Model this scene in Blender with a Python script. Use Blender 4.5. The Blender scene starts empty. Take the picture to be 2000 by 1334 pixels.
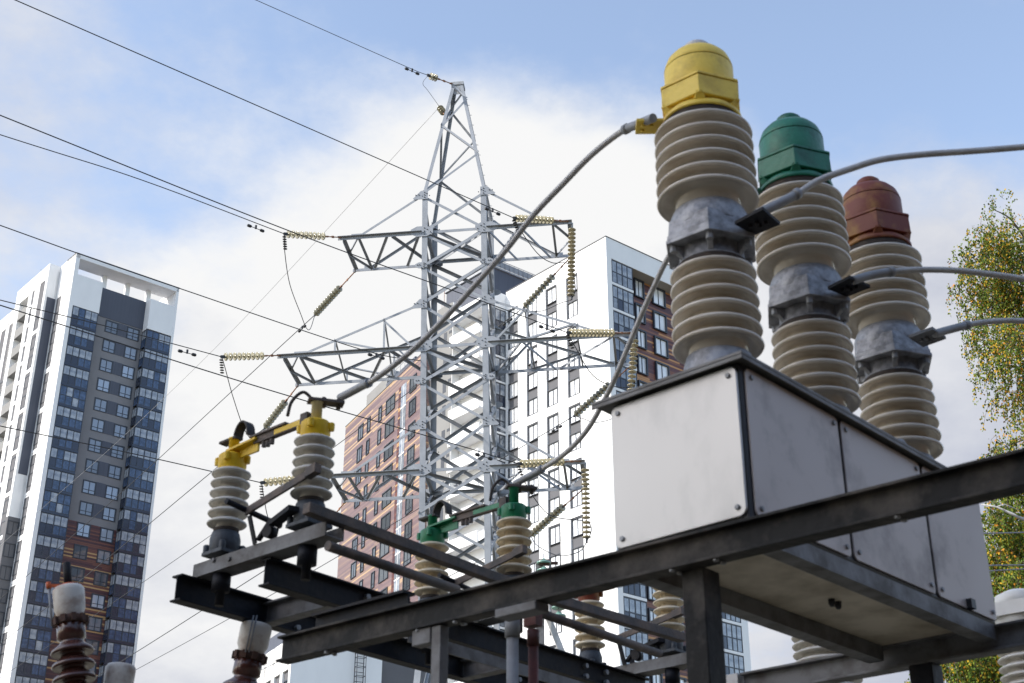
import bpy, bmesh, math, random
from mathutils import Vector, Matrix
R_ = math.radians
V = Vector
# ------------------------------------------------------------------ camera, sky, sun, exposure
sc = bpy.context.scene
COL = sc.collection
CAM_Z, PITCH, FPX = 1.7, R_(26.4), 2777.8
cam = bpy.data.cameras.new('camera')
camo = bpy.data.objects.new('camera', cam)
COL.objects.link(camo)
camo.location = (0, 0, CAM_Z)
camo.rotation_euler = (R_(90) + PITCH, 0, 0)
cam.lens, cam.sensor_width = 50, 36
cam.clip_start, cam.clip_end = 0.1, 6000
cam.dof.use_dof = True
cam.dof.focus_distance = 52
cam.dof.aperture_fstop = 6.3
sc.camera = camo
sc.view_settings.view_transform = 'Standard'
sc.view_settings.look = 'None'
sc.view_settings.exposure = 1.1
sc.view_settings.gamma = 1

SUN_AZ, SUN_EL = -107, 33
sd = V((math.sin(R_(SUN_AZ)) * math.cos(R_(SUN_EL)), math.cos(R_(SUN_AZ)) * math.cos(R_(SUN_EL)), math.sin(R_(SUN_EL))))
sl = bpy.data.lights.new('sun', 'SUN')
sl.energy, sl.angle, sl.color = 2.5, R_(0.6), (1, 0.95, 0.87)
so = bpy.data.objects.new('sun', sl)
COL.objects.link(so)
so.rotation_euler = sd.to_track_quat('Z', 'Y').to_euler()
so.location = (-40, -10, 60)


def ray(u, v):
    """direction of a surveyed sight line (photo pixel) from the tripod"""
    cx, cy = (u - 1000) / FPX, (667 - v) / FPX
    c, s = math.cos(PITCH), math.sin(PITCH)
    return V((cx, c - cy * s, s + cy * c))


CP = V((0, 0, CAM_Z))
def atY(u, v, Y): r = ray(u, v); return CP + r * (Y / r.y)
def atz(u, v, z): r = ray(u, v); return CP + r * ((z - CAM_Z) / r.z)
def azv(a): return V((math.sin(R_(a)), math.cos(R_(a)), 0))
def onpl(u, v, p0, az):
    d = azv(az); n = V((d.y, -d.x, 0)); r = ray(u, v)
    return CP + r * ((p0 - CP).dot(n) / r.dot(n))


w = bpy.data.worlds.new('World'); sc.world = w; w.use_nodes = True
N = w.node_tree; N.nodes.clear()
def nn(t, **k):
    n = N.nodes.new(t)
    for a, b in k.items(): setattr(n, a, b)
    return n
def mth(op, a, b=None, clamp=False):
    n = nn('ShaderNodeMath', operation=op, use_clamp=clamp)
    for i, x in enumerate((a, b)):
        if x is None: continue
        if hasattr(x, 'links'): N.links.new(x, n.inputs[i])
        else: n.inputs[i].default_value = x
    return n.outputs[0]
sky = nn('ShaderNodeTexSky', sky_type='NISHITA')
sky.sun_disc = False; sky.sun_elevation = R_(SUN_EL); sky.sun_rotation = R_(SUN_AZ)
sky.altitude = 100; sky.dust_density = 1.0
tc = nn('ShaderNodeTexCoord')
sep = nn('ShaderNodeSeparateXYZ'); N.links.new(tc.outputs['Generated'], sep.inputs[0])
zz = mth('ADD', mth('MAXIMUM', sep.outputs[2], 0.0), 0.30)
cmb = nn('ShaderNodeCombineXYZ')
N.links.new(mth('DIVIDE', sep.outputs[0], zz), cmb.inputs[0])
N.links.new(mth('DIVIDE', sep.outputs[1], zz), cmb.inputs[1])
def noise(scale, det, rough, off):
    mp = nn('ShaderNodeMapping'); mp.inputs['Location'].default_value = off
    N.links.new(cmb.outputs[0], mp.inputs[0])
    n = nn('ShaderNodeTexNoise'); n.inputs['Scale'].default_value = scale
    n.inputs['Detail'].default_value = det; n.inputs['Roughness'].default_value = rough
    N.links.new(mp.outputs[0], n.inputs[0])
    return n.outputs[0]
n1 = noise(3.4, 10, 0.60, (3.1, 0.7, 0)); n2 = noise(1.5, 5, 0.5, (7.3, 2.2, 1)); n3 = noise(6.0, 6, 0.6, (1.3, 5.2, 2))
bias = mth('ADD', mth('MULTIPLY', mth('SUBTRACT', n1, 0.5), 1.5), mth('MULTIPLY', mth('SUBTRACT', n3, 0.5), 0.95))
# open blue gaps and cloud banks, each a soft lobe about one direction of the sky
for (u, v, amp, k) in ((1150, 40, -0.44, 200), (1560, 110, -0.48, 130), (1920, 130, -0.40, 110), (600, 40, -0.34, 150), (130, 340, -0.24, 150), (420, 260, -0.22, 170), (800, 60, -0.18, 300),
                       (1180, 330, 0.40, 260), (1330, 240, 0.30, 420), (1760, 350, 0.34, 320), (640, 560, 0.40, 90), (1000, 290, 0.22, 420), (1850, 620, 0.40, 130), (400, 1150, 0.50, 40), (1800, 1100, 0.45, 60), (1050, 600, 0.40, 60)):
    d = ray(u, v).normalized()
    dp = nn('ShaderNodeVectorMath', operation='DOT_PRODUCT'); dp.inputs[1].default_value = d
    N.links.new(tc.outputs['Generated'], dp.inputs[0])
    e = mth('POWER', 2.718281828, mth('MULTIPLY', mth('SUBTRACT', dp.outputs['Value'], 1.0), float(k)))
    bias = mth('ADD', bias, mth('MULTIPLY', e, amp))
dp = nn('ShaderNodeVectorMath', operation='DOT_PRODUCT')  # wide clear sky behind the photographer and overhead
dp.inputs[1].default_value = V((0.35, -0.72, 0.60)).normalized(); N.links.new(tc.outputs['Generated'], dp.inputs[0])
bias = mth('ADD', bias, mth('MULTIPLY', mth('POWER', 2.718281828, mth('MULTIPLY', mth('SUBTRACT', dp.outputs['Value'], 1.0), 2.0)), -1.15))
mr = nn('ShaderNodeMapRange', interpolation_type='SMOOTHSTEP')
mr.inputs[1].default_value, mr.inputs[2].default_value = -0.45, 0.34
N.links.new(bias, mr.inputs[0])
mask = mr.outputs[0]
cr = nn('ShaderNodeValToRGB'); cr.color_ramp.elements[0].position = 0.30; cr.color_ramp.elements[1].position = 0.62
cr.color_ramp.elements[0].color = (0.55, 0.585, 0.70, 1); cr.color_ramp.elements[1].color = (1.0, 1.0, 1.0, 1)
# greyer cloud low over the right hand horizon, brilliant cloud beyond the pylon
lob = []
for (u, v, k) in ((900, 560, 26), (1850, 900, 40), (300, 1300, 40)):
    dp = nn('ShaderNodeVectorMath', operation='DOT_PRODUCT'); dp.inputs[1].default_value = ray(u, v).normalized()
    N.links.new(tc.outputs['Generated'], dp.inputs[0])
    lob.append(mth('POWER', 2.718281828, mth('MULTIPLY', mth('SUBTRACT', dp.outputs['Value'], 1.0), float(k))))
tone = mth('ADD', mth('ADD', mth('MULTIPLY', n2, 0.60), mth('MULTIPLY', n3, 0.40)), -0.07)
tone = mth('ADD', tone, mth('MULTIPLY', lob[0], 0.36))
tone = mth('SUBTRACT', tone, mth('MULTIPLY', lob[1], 0.16))
tone = mth('SUBTRACT', tone, mth('MULTIPLY', lob[2], 0.02))
N.links.new(tone, cr.inputs[0])
b1 = nn('ShaderNodeBackground'); b1.inputs[1].default_value = 0.15
hs = nn('ShaderNodeHueSaturation'); hs.inputs['Saturation'].default_value = 0.84
N.links.new(sky.outputs[0], hs.inputs['Color']); N.links.new(hs.outputs[0], b1.inputs[0])
b2 = nn('ShaderNodeBackground'); b2.inputs[1].default_value = 0.44
N.links.new(cr.outputs[0], b2.inputs[0])
mx = nn('ShaderNodeMixShader'); N.links.new(mask, mx.inputs[0]); N.links.new(b1.outputs[0], mx.inputs[1]); N.links.new(b2.outputs[0], mx.inputs[2])
ow = nn('ShaderNodeOutputWorld'); N.links.new(mx.outputs[0], ow.inputs[0])

# ------------------------------------------------------------------ materials
MATS = {}
def mat(name, col, rough=0.6, metal=0.0, col2=None, scale=4.0, amt=0.5, bump=0.0, bscale=None, spec=0.5, stretch=(1, 1, 1), rand=0.0, edge=(0.42, 0.66)):
    m = bpy.data.materials.new(name); m.use_nodes = True
    nt = m.node_tree; b = nt.nodes['Principled BSDF']
    b.inputs['Roughness'].default_value = rough; b.inputs['Metallic'].default_value = metal
    b.inputs['Specular IOR Level'].default_value = spec
    b.inputs['Base Color'].default_value = (*col, 1)
    L = nt.links
    co = nt.nodes.new('ShaderNodeTexCoord')
    mp = nt.nodes.new('ShaderNodeMapping'); mp.inputs['Scale'].default_value = stretch
    L.new(co.outputs['Object'], mp.inputs[0])
    last = None
    if col2 is not None:
        n = nt.nodes.new('ShaderNodeTexNoise'); n.inputs['Scale'].default_value = scale; n.inputs['Detail'].default_value = 7; n.inputs['Roughness'].default_value = 0.62
        L.new(mp.outputs[0], n.inputs[0])
        r = nt.nodes.new('ShaderNodeMapRange'); r.inputs[1].default_value, r.inputs[2].default_value = edge
        r.inputs[4].default_value = amt
        L.new(n.outputs[0], r.inputs[0])
        mi = nt.nodes.new('ShaderNodeMix'); mi.data_type = 'RGBA'
        mi.inputs[6].default_value = (*col, 1); mi.inputs[7].default_value = (*col2, 1)
        L.new(r.outputs[0], mi.inputs[0]); last = mi.outputs[2]
        rr = nt.nodes.new('ShaderNodeMapRange'); rr.inputs[3].default_value = rough; rr.inputs[4].default_value = min(1, rough + 0.2)
        L.new(n.outputs[0], rr.inputs[0]); L.new(rr.outputs[0], b.inputs['Roughness'])
    if rand:
        oi = nt.nodes.new('ShaderNodeObjectInfo'); h = nt.nodes.new('ShaderNodeHueSaturation')
        q = nt.nodes.new('ShaderNodeMapRange'); q.inputs[3].default_value, q.inputs[4].default_value = 1 - rand, 1 + rand
        L.new(oi.outputs['Random'], q.inputs[0]); L.new(q.outputs[0], h.inputs['Value'])
        if last: L.new(last, h.inputs['Color'])
        else: h.inputs['Color'].default_value = (*col, 1)
        last = h.outputs[0]
    if last: L.new(last, b.inputs['Base Color'])
    if bump:
        n = nt.nodes.new('ShaderNodeTexNoise'); n.inputs['Scale'].default_value = bscale or scale * 4; n.inputs['Detail'].default_value = 6
        L.new(mp.outputs[0], n.inputs[0])
        bp = nt.nodes.new('ShaderNodeBump'); bp.inputs['Strength'].default_value = bump; bp.inputs['Distance'].default_value = 0.01
        L.new(n.outputs[0], bp.inputs['Height']); L.new(bp.outputs[0], b.inputs['Normal'])
    MATS[name] = m
    return m

def wood(name, cols, cell=0.24, rough=0.5, run=5.2):
    """cladding boards: colour picked per board from a short palette"""
    m = bpy.data.materials.new(name); m.use_nodes = True
    nt = m.node_tree; L = nt.links; b = nt.nodes['Principled BSDF']; b.inputs['Roughness'].default_value = rough
    co = nt.nodes.new('ShaderNodeTexCoord'); s = nt.nodes.new('ShaderNodeSeparateXYZ'); L.new(co.outputs['Object'], s.inputs[0])
    def M(op, a, c):
        n = nt.nodes.new('ShaderNodeMath'); n.operation = op
        for i, x in enumerate((a, c)):
            if hasattr(x, 'links'): L.new(x, n.inputs[i])
            else: n.inputs[i].default_value = x
        return n.outputs[0]
    run_ = float(run)
    row = M('FLOOR', M('DIVIDE', s.outputs[2], cell), 0)
    run = M('FLOOR', M('DIVIDE', M('ADD', M('ADD', s.outputs[0], s.outputs[1]), M('MULTIPLY', row, 1.37)), run_), 0)
    wn = nt.nodes.new('ShaderNodeTexWhiteNoise'); wn.noise_dimensions = '2D'
    cb = nt.nodes.new('ShaderNodeCombineXYZ'); L.new(row, cb.inputs[0]); L.new(M('MULTIPLY', run, 0.35), cb.inputs[1]); L.new(cb.outputs[0], wn.inputs['Vector'])
    cr = nt.nodes.new('ShaderNodeValToRGB'); cr.color_ramp.interpolation = 'CONSTANT'
    el = cr.color_ramp.elements
    while len(el) < len(cols): el.new(0.5)
    for e, (p, c) in zip(el, cols): e.position = p; e.color = (*c, 1)
    L.new(wn.outputs['Value'], cr.inputs[0])
    fr = M('FRACT', M('DIVIDE', s.outputs[2], cell), 0)
    gap = M('GREATER_THAN', fr, 0.1)
    mi = nt.nodes.new('ShaderNodeMix'); mi.data_type = 'RGBA'; mi.inputs[6].default_value = (*[x * 0.5 for x in cols[0][1]], 1)
    L.new(gap, mi.inputs[0]); L.new(cr.outputs[0], mi.inputs[7]); L.new(mi.outputs[2], b.inputs['Base Color'])
    MATS[name] = m

mat('porcelain_grey', (0.68, 0.615, 0.52), 0.13, col2=(0.42, 0.34, 0.24), scale=3.2, amt=0.75, stretch=(1, 1, 2.5), spec=0.6)
mat('porcelain_white', (0.66, 0.63, 0.57), 0.28, col2=(0.46, 0.41, 0.33), scale=9, amt=0.6, spec=0.6)
mat('porcelain_cream', (0.72, 0.63, 0.47), 0.22, col2=(0.50, 0.37, 0.20), scale=9, amt=0.7, spec=0.6)
mat('porcelain_brown', (0.085, 0.030, 0.022), 0.13, col2=(0.045, 0.016, 0.013), scale=8, amt=0.6, spec=0.7)
mat('paint_yellow', (0.88, 0.63, 0.085), 0.38, col2=(0.62, 0.42, 0.06), scale=9, amt=0.75, bump=0.3, bscale=35, edge=(0.46, 0.62))
mat('paint_yellow_fresh', (0.80, 0.52, 0.012), 0.38, col2=(0.66, 0.40, 0.01), scale=12, amt=0.6, bump=0.1)
mat('paint_cream', (0.72, 0.63, 0.36), 0.5, col2=(0.55, 0.45, 0.22), scale=14, amt=0.6)
mat('paint_green', (0.010, 0.165, 0.095), 0.32, col2=(0.008, 0.085, 0.05), scale=9, amt=0.75, bump=0.3, bscale=35, edge=(0.46, 0.62))
mat('paint_green_fresh', (0.008, 0.20, 0.085), 0.32, col2=(0.005, 0.12, 0.05), scale=13, amt=0.6)
mat('paint_red', (0.17, 0.032, 0.013), 0.45, col2=(0.33, 0.16, 0.035), scale=6, amt=0.85, bump=0.15, edge=(0.47, 0.62))
mat('paint_orange', (0.62, 0.12, 0.03), 0.5, col2=(0.35, 0.07, 0.02), scale=20, amt=0.6)
mat('cast_silver', (0.36, 0.365, 0.385), 0.38, 0.35, col2=(0.10, 0.10, 0.105), scale=15, amt=0.8, bump=0.5, bscale=40)
mat('paint_dull_red', (0.11, 0.022, 0.016), 0.55, col2=(0.05, 0.02, 0.015), scale=9, amt=0.8)
mat('cast_grey', (0.045, 0.055, 0.07), 0.5, 0.0, col2=(0.02, 0.02, 0.022), scale=12, amt=0.8, bump=0.3)
mat('cement', (0.055, 0.045, 0.04), 0.9, col2=(0.12, 0.09, 0.07), scale=20)
mat('galvanised', (0.29, 0.305, 0.33), 0.5, 0.1, col2=(0.21, 0.225, 0.25), scale=2.5, amt=0.7)
mat('galvanised_worn', (0.32, 0.33, 0.345), 0.5, 0.3, col2=(0.22, 0.21, 0.20), scale=9, amt=0.7)
mat('dark_steel', (0.008, 0.0095, 0.015), 0.5, 0.0, spec=0.2, col2=(0.045, 0.038, 0.032), scale=6, amt=0.7, bump=0.3, bscale=28, stretch=(1, 1, 1), edge=(0.45, 0.75))
mat('beam_steel', (0.010, 0.010, 0.0105), 0.5, 0.0, spec=0.2, col2=(0.16, 0.14, 0.12), scale=3.5, amt=0.7, bump=0.5, bscale=26, edge=(0.47, 0.72))
mat('grey_steel', (0.17, 0.17, 0.175), 0.5, 0.1, col2=(0.06, 0.052, 0.045), scale=7, amt=0.85, bump=0.25, bscale=30)
mat('pale_steel', (0.62, 0.61, 0.60), 0.5, 0.1, col2=(0.40, 0.37, 0.33), scale=6, amt=0.6, bump=0.15)
mat('rust', (0.22, 0.09, 0.045), 0.8, col2=(0.36, 0.24, 0.17), scale=16, amt=0.8)
mat('rusty_bar', (0.075, 0.066, 0.062), 0.6, 0.1, col2=(0.19, 0.14, 0.11), scale=10, amt=0.8, bump=0.4, bscale=50)
mat('copper_strap', (0.035, 0.032, 0.03), 0.6, 0.3, col2=(0.11, 0.08, 0.06), scale=15)
mat('panel_steel', (0.48, 0.47, 0.455), 0.33, 0.60, col2=(0.27, 0.264, 0.26), scale=1.7, amt=0.8, bump=0.06, bscale=9, stretch=(1, 1, 0.55), edge=(0.45, 0.72))
mat('panel_warm', (0.47, 0.415, 0.385), 0.42, 0.30, col2=(0.18, 0.16, 0.155), scale=3.6, amt=0.8, bump=0.06, bscale=9, edge=(0.5, 0.75))
mat('lid_steel', (0.19, 0.185, 0.18), 0.5, 0.3, col2=(0.085, 0.075, 0.065), scale=6, amt=0.7)
mat('tank_underside', (0.68, 0.59, 0.46), 0.5, 0.0, col2=(0.32, 0.26, 0.18), scale=3.5, amt=0.8)
mat('seam_black', (0.018, 0.019, 0.023), 0.5)
mat('aluminium_cable', (0.54, 0.525, 0.505), 0.45, 0.3, col2=(0.36, 0.34, 0.32), scale=30, amt=0.6, bump=0.4, bscale=160)
mat('line_wire', (0.035, 0.036, 0.04), 0.5, 0.4)
mat('line_wire_pale', (0.33, 0.33, 0.34), 0.5, 0.3)
mat('glass_disc', (0.30, 0.27, 0.17), 0.08, col2=(0.15, 0.115, 0.06), scale=14, amt=0.6, spec=1.0)
mat('glass_disc_hanging', (0.36, 0.31, 0.19), 0.15, col2=(0.52, 0.47, 0.33), scale=14, amt=0.5, spec=0.8)  # disc colour of the hanging strings
mat('glass_green', (0.16, 0.30, 0.25), 0.06, col2=(0.38, 0.52, 0.47), scale=10, spec=0.8)
mat('white_render', (0.80, 0.80, 0.80), 0.85, col2=(0.73, 0.73, 0.735), scale=0.35, amt=0.7, stretch=(1, 1, 0.4))
mat('grey_render', (0.22, 0.218, 0.23), 0.85, col2=(0.195, 0.193, 0.204), scale=0.5, amt=0.6)
mat('midgrey_render', (0.125, 0.125, 0.135), 0.85, col2=(0.11, 0.11, 0.118), scale=0.5)
mat('dark_cladding', (0.075, 0.085, 0.115), 0.6, col2=(0.062, 0.07, 0.095), scale=1.2, stretch=(4, 4, 0.1))
mat('pale_grey_render', (0.24, 0.238, 0.235), 0.85, col2=(0.21, 0.208, 0.205), scale=0.5)
mat('frame_dark', (0.030, 0.036, 0.050), 0.45)
mat('frame_white', (0.78, 0.78, 0.78), 0.6)
mat('pane', (0.22, 0.26, 0.32), 0.04, rand=0.65, spec=0.8, metal=0.15)
mat('pane_dark', (0.085, 0.095, 0.105), 0.05, rand=0.6, spec=0.6)
mat('pane_pale', (0.74, 0.75, 0.76), 0.06, rand=0.16, spec=1.0, metal=0.1, col2=(0.50, 0.53, 0.57), scale=0.8, amt=0.6)
mat('glass_pale', (0.36, 0.39, 0.43), 0.08, spec=0.8, col2=(0.12, 0.15, 0.21), scale=1.1, amt=0.9)
mat('glass_blue', (0.030, 0.055, 0.11), 0.06, spec=0.6, metal=0.0, col2=(0.085, 0.14, 0.26), scale=1.6, amt=0.8)
mat('glass_navy', (0.022, 0.030, 0.055), 0.15, spec=0.6)
mat('glass_grey', (0.17, 0.19, 0.22), 0.07, spec=0.9, metal=0.2, col2=(0.36, 0.38, 0.40), scale=1.4, amt=0.8)
mat('soffit', (0.40, 0.375, 0.34), 0.8)
mat('rust_cap', (0.045, 0.038, 0.032), 0.8)
mat('blocker_brick', (0.10, 0.06, 0.045), 0.9, col2=(0.06, 0.04, 0.03), scale=3)
mat('ground', (0.19, 0.165, 0.13), 0.95, col2=(0.09, 0.095, 0.05), scale=0.15, amt=0.8)
mat('leaf_green', (0.070, 0.115, 0.014), 0.65, spec=0.15)
mat('leaf_olive', (0.15, 0.18, 0.020), 0.65, spec=0.15)
mat('leaf_yellow', (0.46, 0.29, 0.022), 0.65, spec=0.15)
mat('leaf_amber', (0.46, 0.19, 0.02), 0.65, spec=0.15)
mat('birch_bark', (0.55, 0.53, 0.50), 0.8, col2=(0.06, 0.05, 0.05), scale=3, amt=1, stretch=(1, 1, 4), edge=(0.55, 0.6))
mat('twig', (0.10, 0.075, 0.06), 0.8)
wood('wood_dark', [(0, (0.060, 0.022, 0.028)), (0.34, (0.095, 0.032, 0.032)), (0.64, (0.15, 0.055, 0.038)), (0.84, (0.42, 0.25, 0.11))], run=60)
wood('wood_panel', [(0, (0.075, 0.025, 0.032)), (0.34, (0.11, 0.038, 0.040)), (0.66, (0.20, 0.075, 0.045)), (0.82, (0.48, 0.23, 0.085))], run=12)
wood('wood_pink', [(0, (0.17, 0.115, 0.12)), (0.35, (0.215, 0.145, 0.14)), (0.70, (0.26, 0.18, 0.15)), (0.86, (0.45, 0.31, 0.19))], rough=0.42, run=18)

# ------------------------------------------------------------------ mesh helpers
ORG = {}
class MB:
    def __init__(s): s.v, s.f, s.sm, s.mi = [], [], [], []
    def add(s, vs, fs, smooth=False, mi=0):
        o = len(s.v); s.v += [V(x) for x in vs]
        for f in fs: s.f.append([o + i for i in f]); s.sm.append(smooth); s.mi.append(mi)
        return s
    def ob(s, o, a, b, c, mi=0):
        o, a, b, c = V(o), V(a), V(b), V(c)
        if a.cross(b).dot(c) < 0: a, b = b, a
        vs = [o, o + a, o + a + b, o + b, o + c, o + a + c, o + a + b + c, o + b + c]
        return s.add(vs, [(3, 2, 1, 0), (4, 5, 6, 7), (0, 1, 5, 4), (1, 2, 6, 5), (2, 3, 7, 6), (3, 0, 4, 7)], mi=mi)
    def box(s, x0, x1, y0, y1, z0, z1, mi=0): return s.ob((x0, y0, z0), (x1 - x0, 0, 0), (0, y1 - y0, 0), (0, 0, z1 - z0), mi)
    def cbox(s, c, a, b, cc, la, lb, lc, mi=0):
        a, b, cc = V(a).normalized() * la, V(b).normalized() * lb, V(cc).normalized() * lc
        return s.ob(V(c) - a / 2 - b / 2 - cc / 2, a, b, cc, mi)
    def prof(s, p, q, pts, up=(0, 0, 1), mi=0):
        p, q, up = V(p), V(q), V(up); d = (q - p).normalized()
        sx = d.cross(up).normalized(); u2 = sx.cross(d)
        n = len(pts)
        A = [p + sx * a + u2 * b for a, b in pts]; B = [q + sx * a + u2 * b for a, b in pts]
        ar = sum(pts[i][0] * pts[(i + 1) % n][1] - pts[(i + 1) % n][0] * pts[i][1] for i in range(n))
        fs = [(i, (i + 1) % n, n + (i + 1) % n, n + i) for i in range(n)]
        fs += [tuple(reversed(range(n))), tuple(range(n, 2 * n))]
        if ar > 0: fs = [tuple(reversed(f)) for f in fs]
        return s.add(A + B, [f[::-1] for f in fs], mi=mi)
    def angle(s, p, q, a, t, up=(0, 0, 1), fx=1, fy=1):
        return s.prof(p, q, [(0, 0), (a * fx, 0), (a * fx, t * fy), (t * fx, t * fy), (t * fx, a * fy), (0, a * fy)], up)
    def ibeam(s, p, q, h, wd, tw, tf, up=(0, 0, 1)):
        a, b = wd / 2, tw / 2; H = h / 2
        return s.prof(p, q, [(-a, -H), (a, -H), (a, -H + tf), (b, -H + tf), (b, H - tf), (a, H - tf), (a, H), (-a, H), (-a, H - tf), (-b, H - tf), (-b, -H + tf), (-a, -H + tf)], up)
    def bar(s, p, q, wd, h, up=(0, 0, 1)): return s.prof(p, q, [(-wd / 2, -h / 2), (wd / 2, -h / 2), (wd / 2, h / 2), (-wd / 2, h / 2)], up)
    def tube(s, pts, r, n=8, mi=0):
        pts = [V(p) for p in pts]; rs = r if isinstance(r, (list, tuple)) else [r] * len(pts)
        vs = []; ref = None
        for i, p in enumerate(pts):
            d = (pts[min(i + 1, len(pts) - 1)] - pts[max(i - 1, 0)]).normalized()
            if ref is None: ref = V((0, 0, 1)) if abs(d.z) < 0.9 else V((1, 0, 0))
            sx = d.cross(ref).normalized(); u2 = sx.cross(d); ref = u2
            vs += [p + (sx * math.cos(2 * math.pi * k / n) + u2 * math.sin(2 * math.pi * k / n)) * rs[i] for k in range(n)]
        fs = [(i * n + k, i * n + (k + 1) % n, (i + 1) * n + (k + 1) % n, (i + 1) * n + k) for i in range(len(pts) - 1) for k in range(n)]
        s.add(vs, [f[::-1] for f in fs], True, mi)
        o = len(s.v) - len(vs)
        s.f.append([o + k for k in range(n)]); s.sm.append(False); s.mi.append(mi)
        s.f.append([o + len(vs) - 1 - k for k in range(n)]); s.sm.append(False); s.mi.append(mi)
        return s
    def lathe(s, prof, base=(0, 0, 0), n=40, axis=(0, 0, 1), ref=None, smooth=True, mi=0, ph=0):
        ax = V(axis).normalized(); ref = V(ref) if ref else (V((1, 0, 0)) if abs(ax.x) < 0.9 else V((0, 1, 0)))
        e1 = (ref - ax * ref.dot(ax)).normalized(); e2 = ax.cross(e1); base = V(base); vs = []
        for r, z in prof:
            for k in range(n):
                t = 2 * math.pi * k / n + ph
                vs.append(base + ax * z + (e1 * math.cos(t) + e2 * math.sin(t)) * r)
        m = len(prof)
        fs = [(i * n + k, i * n + (k + 1) % n, (i + 1) * n + (k + 1) % n, (i + 1) * n + k) for i in range(m - 1) for k in range(n)]
        o = len(s.v); s.add(vs, fs, smooth, mi)
        if prof[0][0] > 1e-4: s.f.append([o + n - 1 - k for k in range(n)]); s.sm.append(False); s.mi.append(mi)
        if prof[-1][0] > 1e-4: s.f.append([o + (m - 1) * n + k for k in range(n)]); s.sm.append(False); s.mi.append(mi)
        return s
    def bolts(s, pts, axis, r=0.009, h=0.008, mi=0):
        for p in pts: s.lathe([(r, 0), (r, h), (r * 0.7, h)], p, 6, axis, smooth=False, mi=mi)
        return s
    def mesh(s, name, mats, at):
        me = bpy.data.meshes.new(name)
        me.from_pydata([tuple(x - at) for x in s.v], [], s.f); me.update()
        me.polygons.foreach_set('use_smooth', s.sm)
        for m in (mats if isinstance(mats, (list, tuple)) else [mats]): me.materials.append(MATS[m])
        if any(s.mi): me.polygons.foreach_set('material_index', s.mi)
        return me
    def build(s, name, mats, parent=None, at=None, bevel=0.0, autos=False):
        if at is None: at = ORG[parent] if parent else V((0, 0, 0))
        at = V(at)
        o = bpy.data.objects.new(name, s.mesh(name, mats, at)); COL.objects.link(o)
        ORG[o] = at
        if parent: o.parent = parent; o.location = at - ORG[parent]
        else: o.location = at
        if autos:
            for e in o.data.edges: pass
            mo = o.modifiers.new('edges', 'EDGE_SPLIT'); mo.split_angle = R_(38)
        if bevel:
            mo = o.modifiers.new('bevel', 'BEVEL'); mo.width = bevel; mo.segments = 2; mo.limit_method = 'ANGLE'; mo.angle_limit = R_(50)
        return o

def tag(o, label=None, cat=None, group=None, kind=None):
    if label: o['label'] = label
    if cat: o['category'] = cat
    if group: o['group'] = group
    if kind: o['kind'] = kind
    return o
def thing(name, loc, label, cat, group=None, rot=0, local=False):
    o = bpy.data.objects.new(name, None); COL.objects.link(o)
    o.location = loc; o.rotation_euler = (0, 0, rot); o.empty_display_size = 0.2
    ORG[o] = V((0, 0, 0)) if local else V(loc)
    return tag(o, label, cat, group)
def inst(src, parent, loc, rot=(0, 0, 0), deep=True):
    """copy of a part (and its sub-parts), sharing mesh data, under another parent"""
    c = src.copy(); COL.objects.link(c); c.parent = parent; c.location = loc; c.rotation_euler = rot
    if deep:
        for ch in src.children:
            d = ch.copy(); COL.objects.link(d); d.parent = c
    return c
def bez(pts, n=10):
    """smooth curve through the points (Catmull-Rom)"""
    P = [V(p) for p in pts]; P = [P[0] * 2 - P[1]] + P + [P[-1] * 2 - P[-2]]; out = []
    for i in range(1, len(P) - 2):
        for k in range(n):
            t = k / n; a, b, c, d = P[i - 1], P[i], P[i + 1], P[i + 2]
            out.append(0.5 * (2 * b + (c - a) * t + (2 * a - 5 * b + 4 * c - d) * t * t + (3 * b - a - 3 * c + d) * t ** 3))
    return out + [P[-2]]
rnd = random.Random(7)

# ------------------------------------------------------------------ ground
g = MB().add([(-1500, -1500, 0), (1500, -1500, 0), (1500, 3000, 0), (-1500, 3000, 0)], [(0, 1, 2, 3)]).build('ground', 'ground')
g['kind'] = 'structure'

# ------------------------------------------------------------------ windows and loggias
def window_proto(parent, wd, h, pane, mull=1, depth=0.30, sill=None, frame='frame_dark', t=0.13):
    """opening lined with a dark reveal, sashes and panes set back; local x along the wall, y into it"""
    f = MB()
    f.box(0, t, -0.03, depth, 0, h); f.box(wd - t, wd, -0.03, depth, 0, h)
    f.box(t, wd - t, -0.03, depth, h - t, h); f.box(t, wd - t, -0.03, depth, 0, t * 0.7)
    y = depth * 0.55
    for k in range(mull):
        x = t + (wd - 2 * t) * (k + 1) / (mull + 1)
        f.box(x - 0.05, x + 0.05, y - 0.04, y + 0.06, t * 0.7, h - t)
    if sill: f.box(t, wd - t, y - 0.04, y + 0.05, sill, sill + 0.07)
    o = f.build('window', frame, parent)
    p = MB(); p.box(t - 0.01, wd - t + 0.01, y, y + 0.03, t * 0.6, h - t + 0.01)
    p.build('pane', pane, o)
    return o

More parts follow.
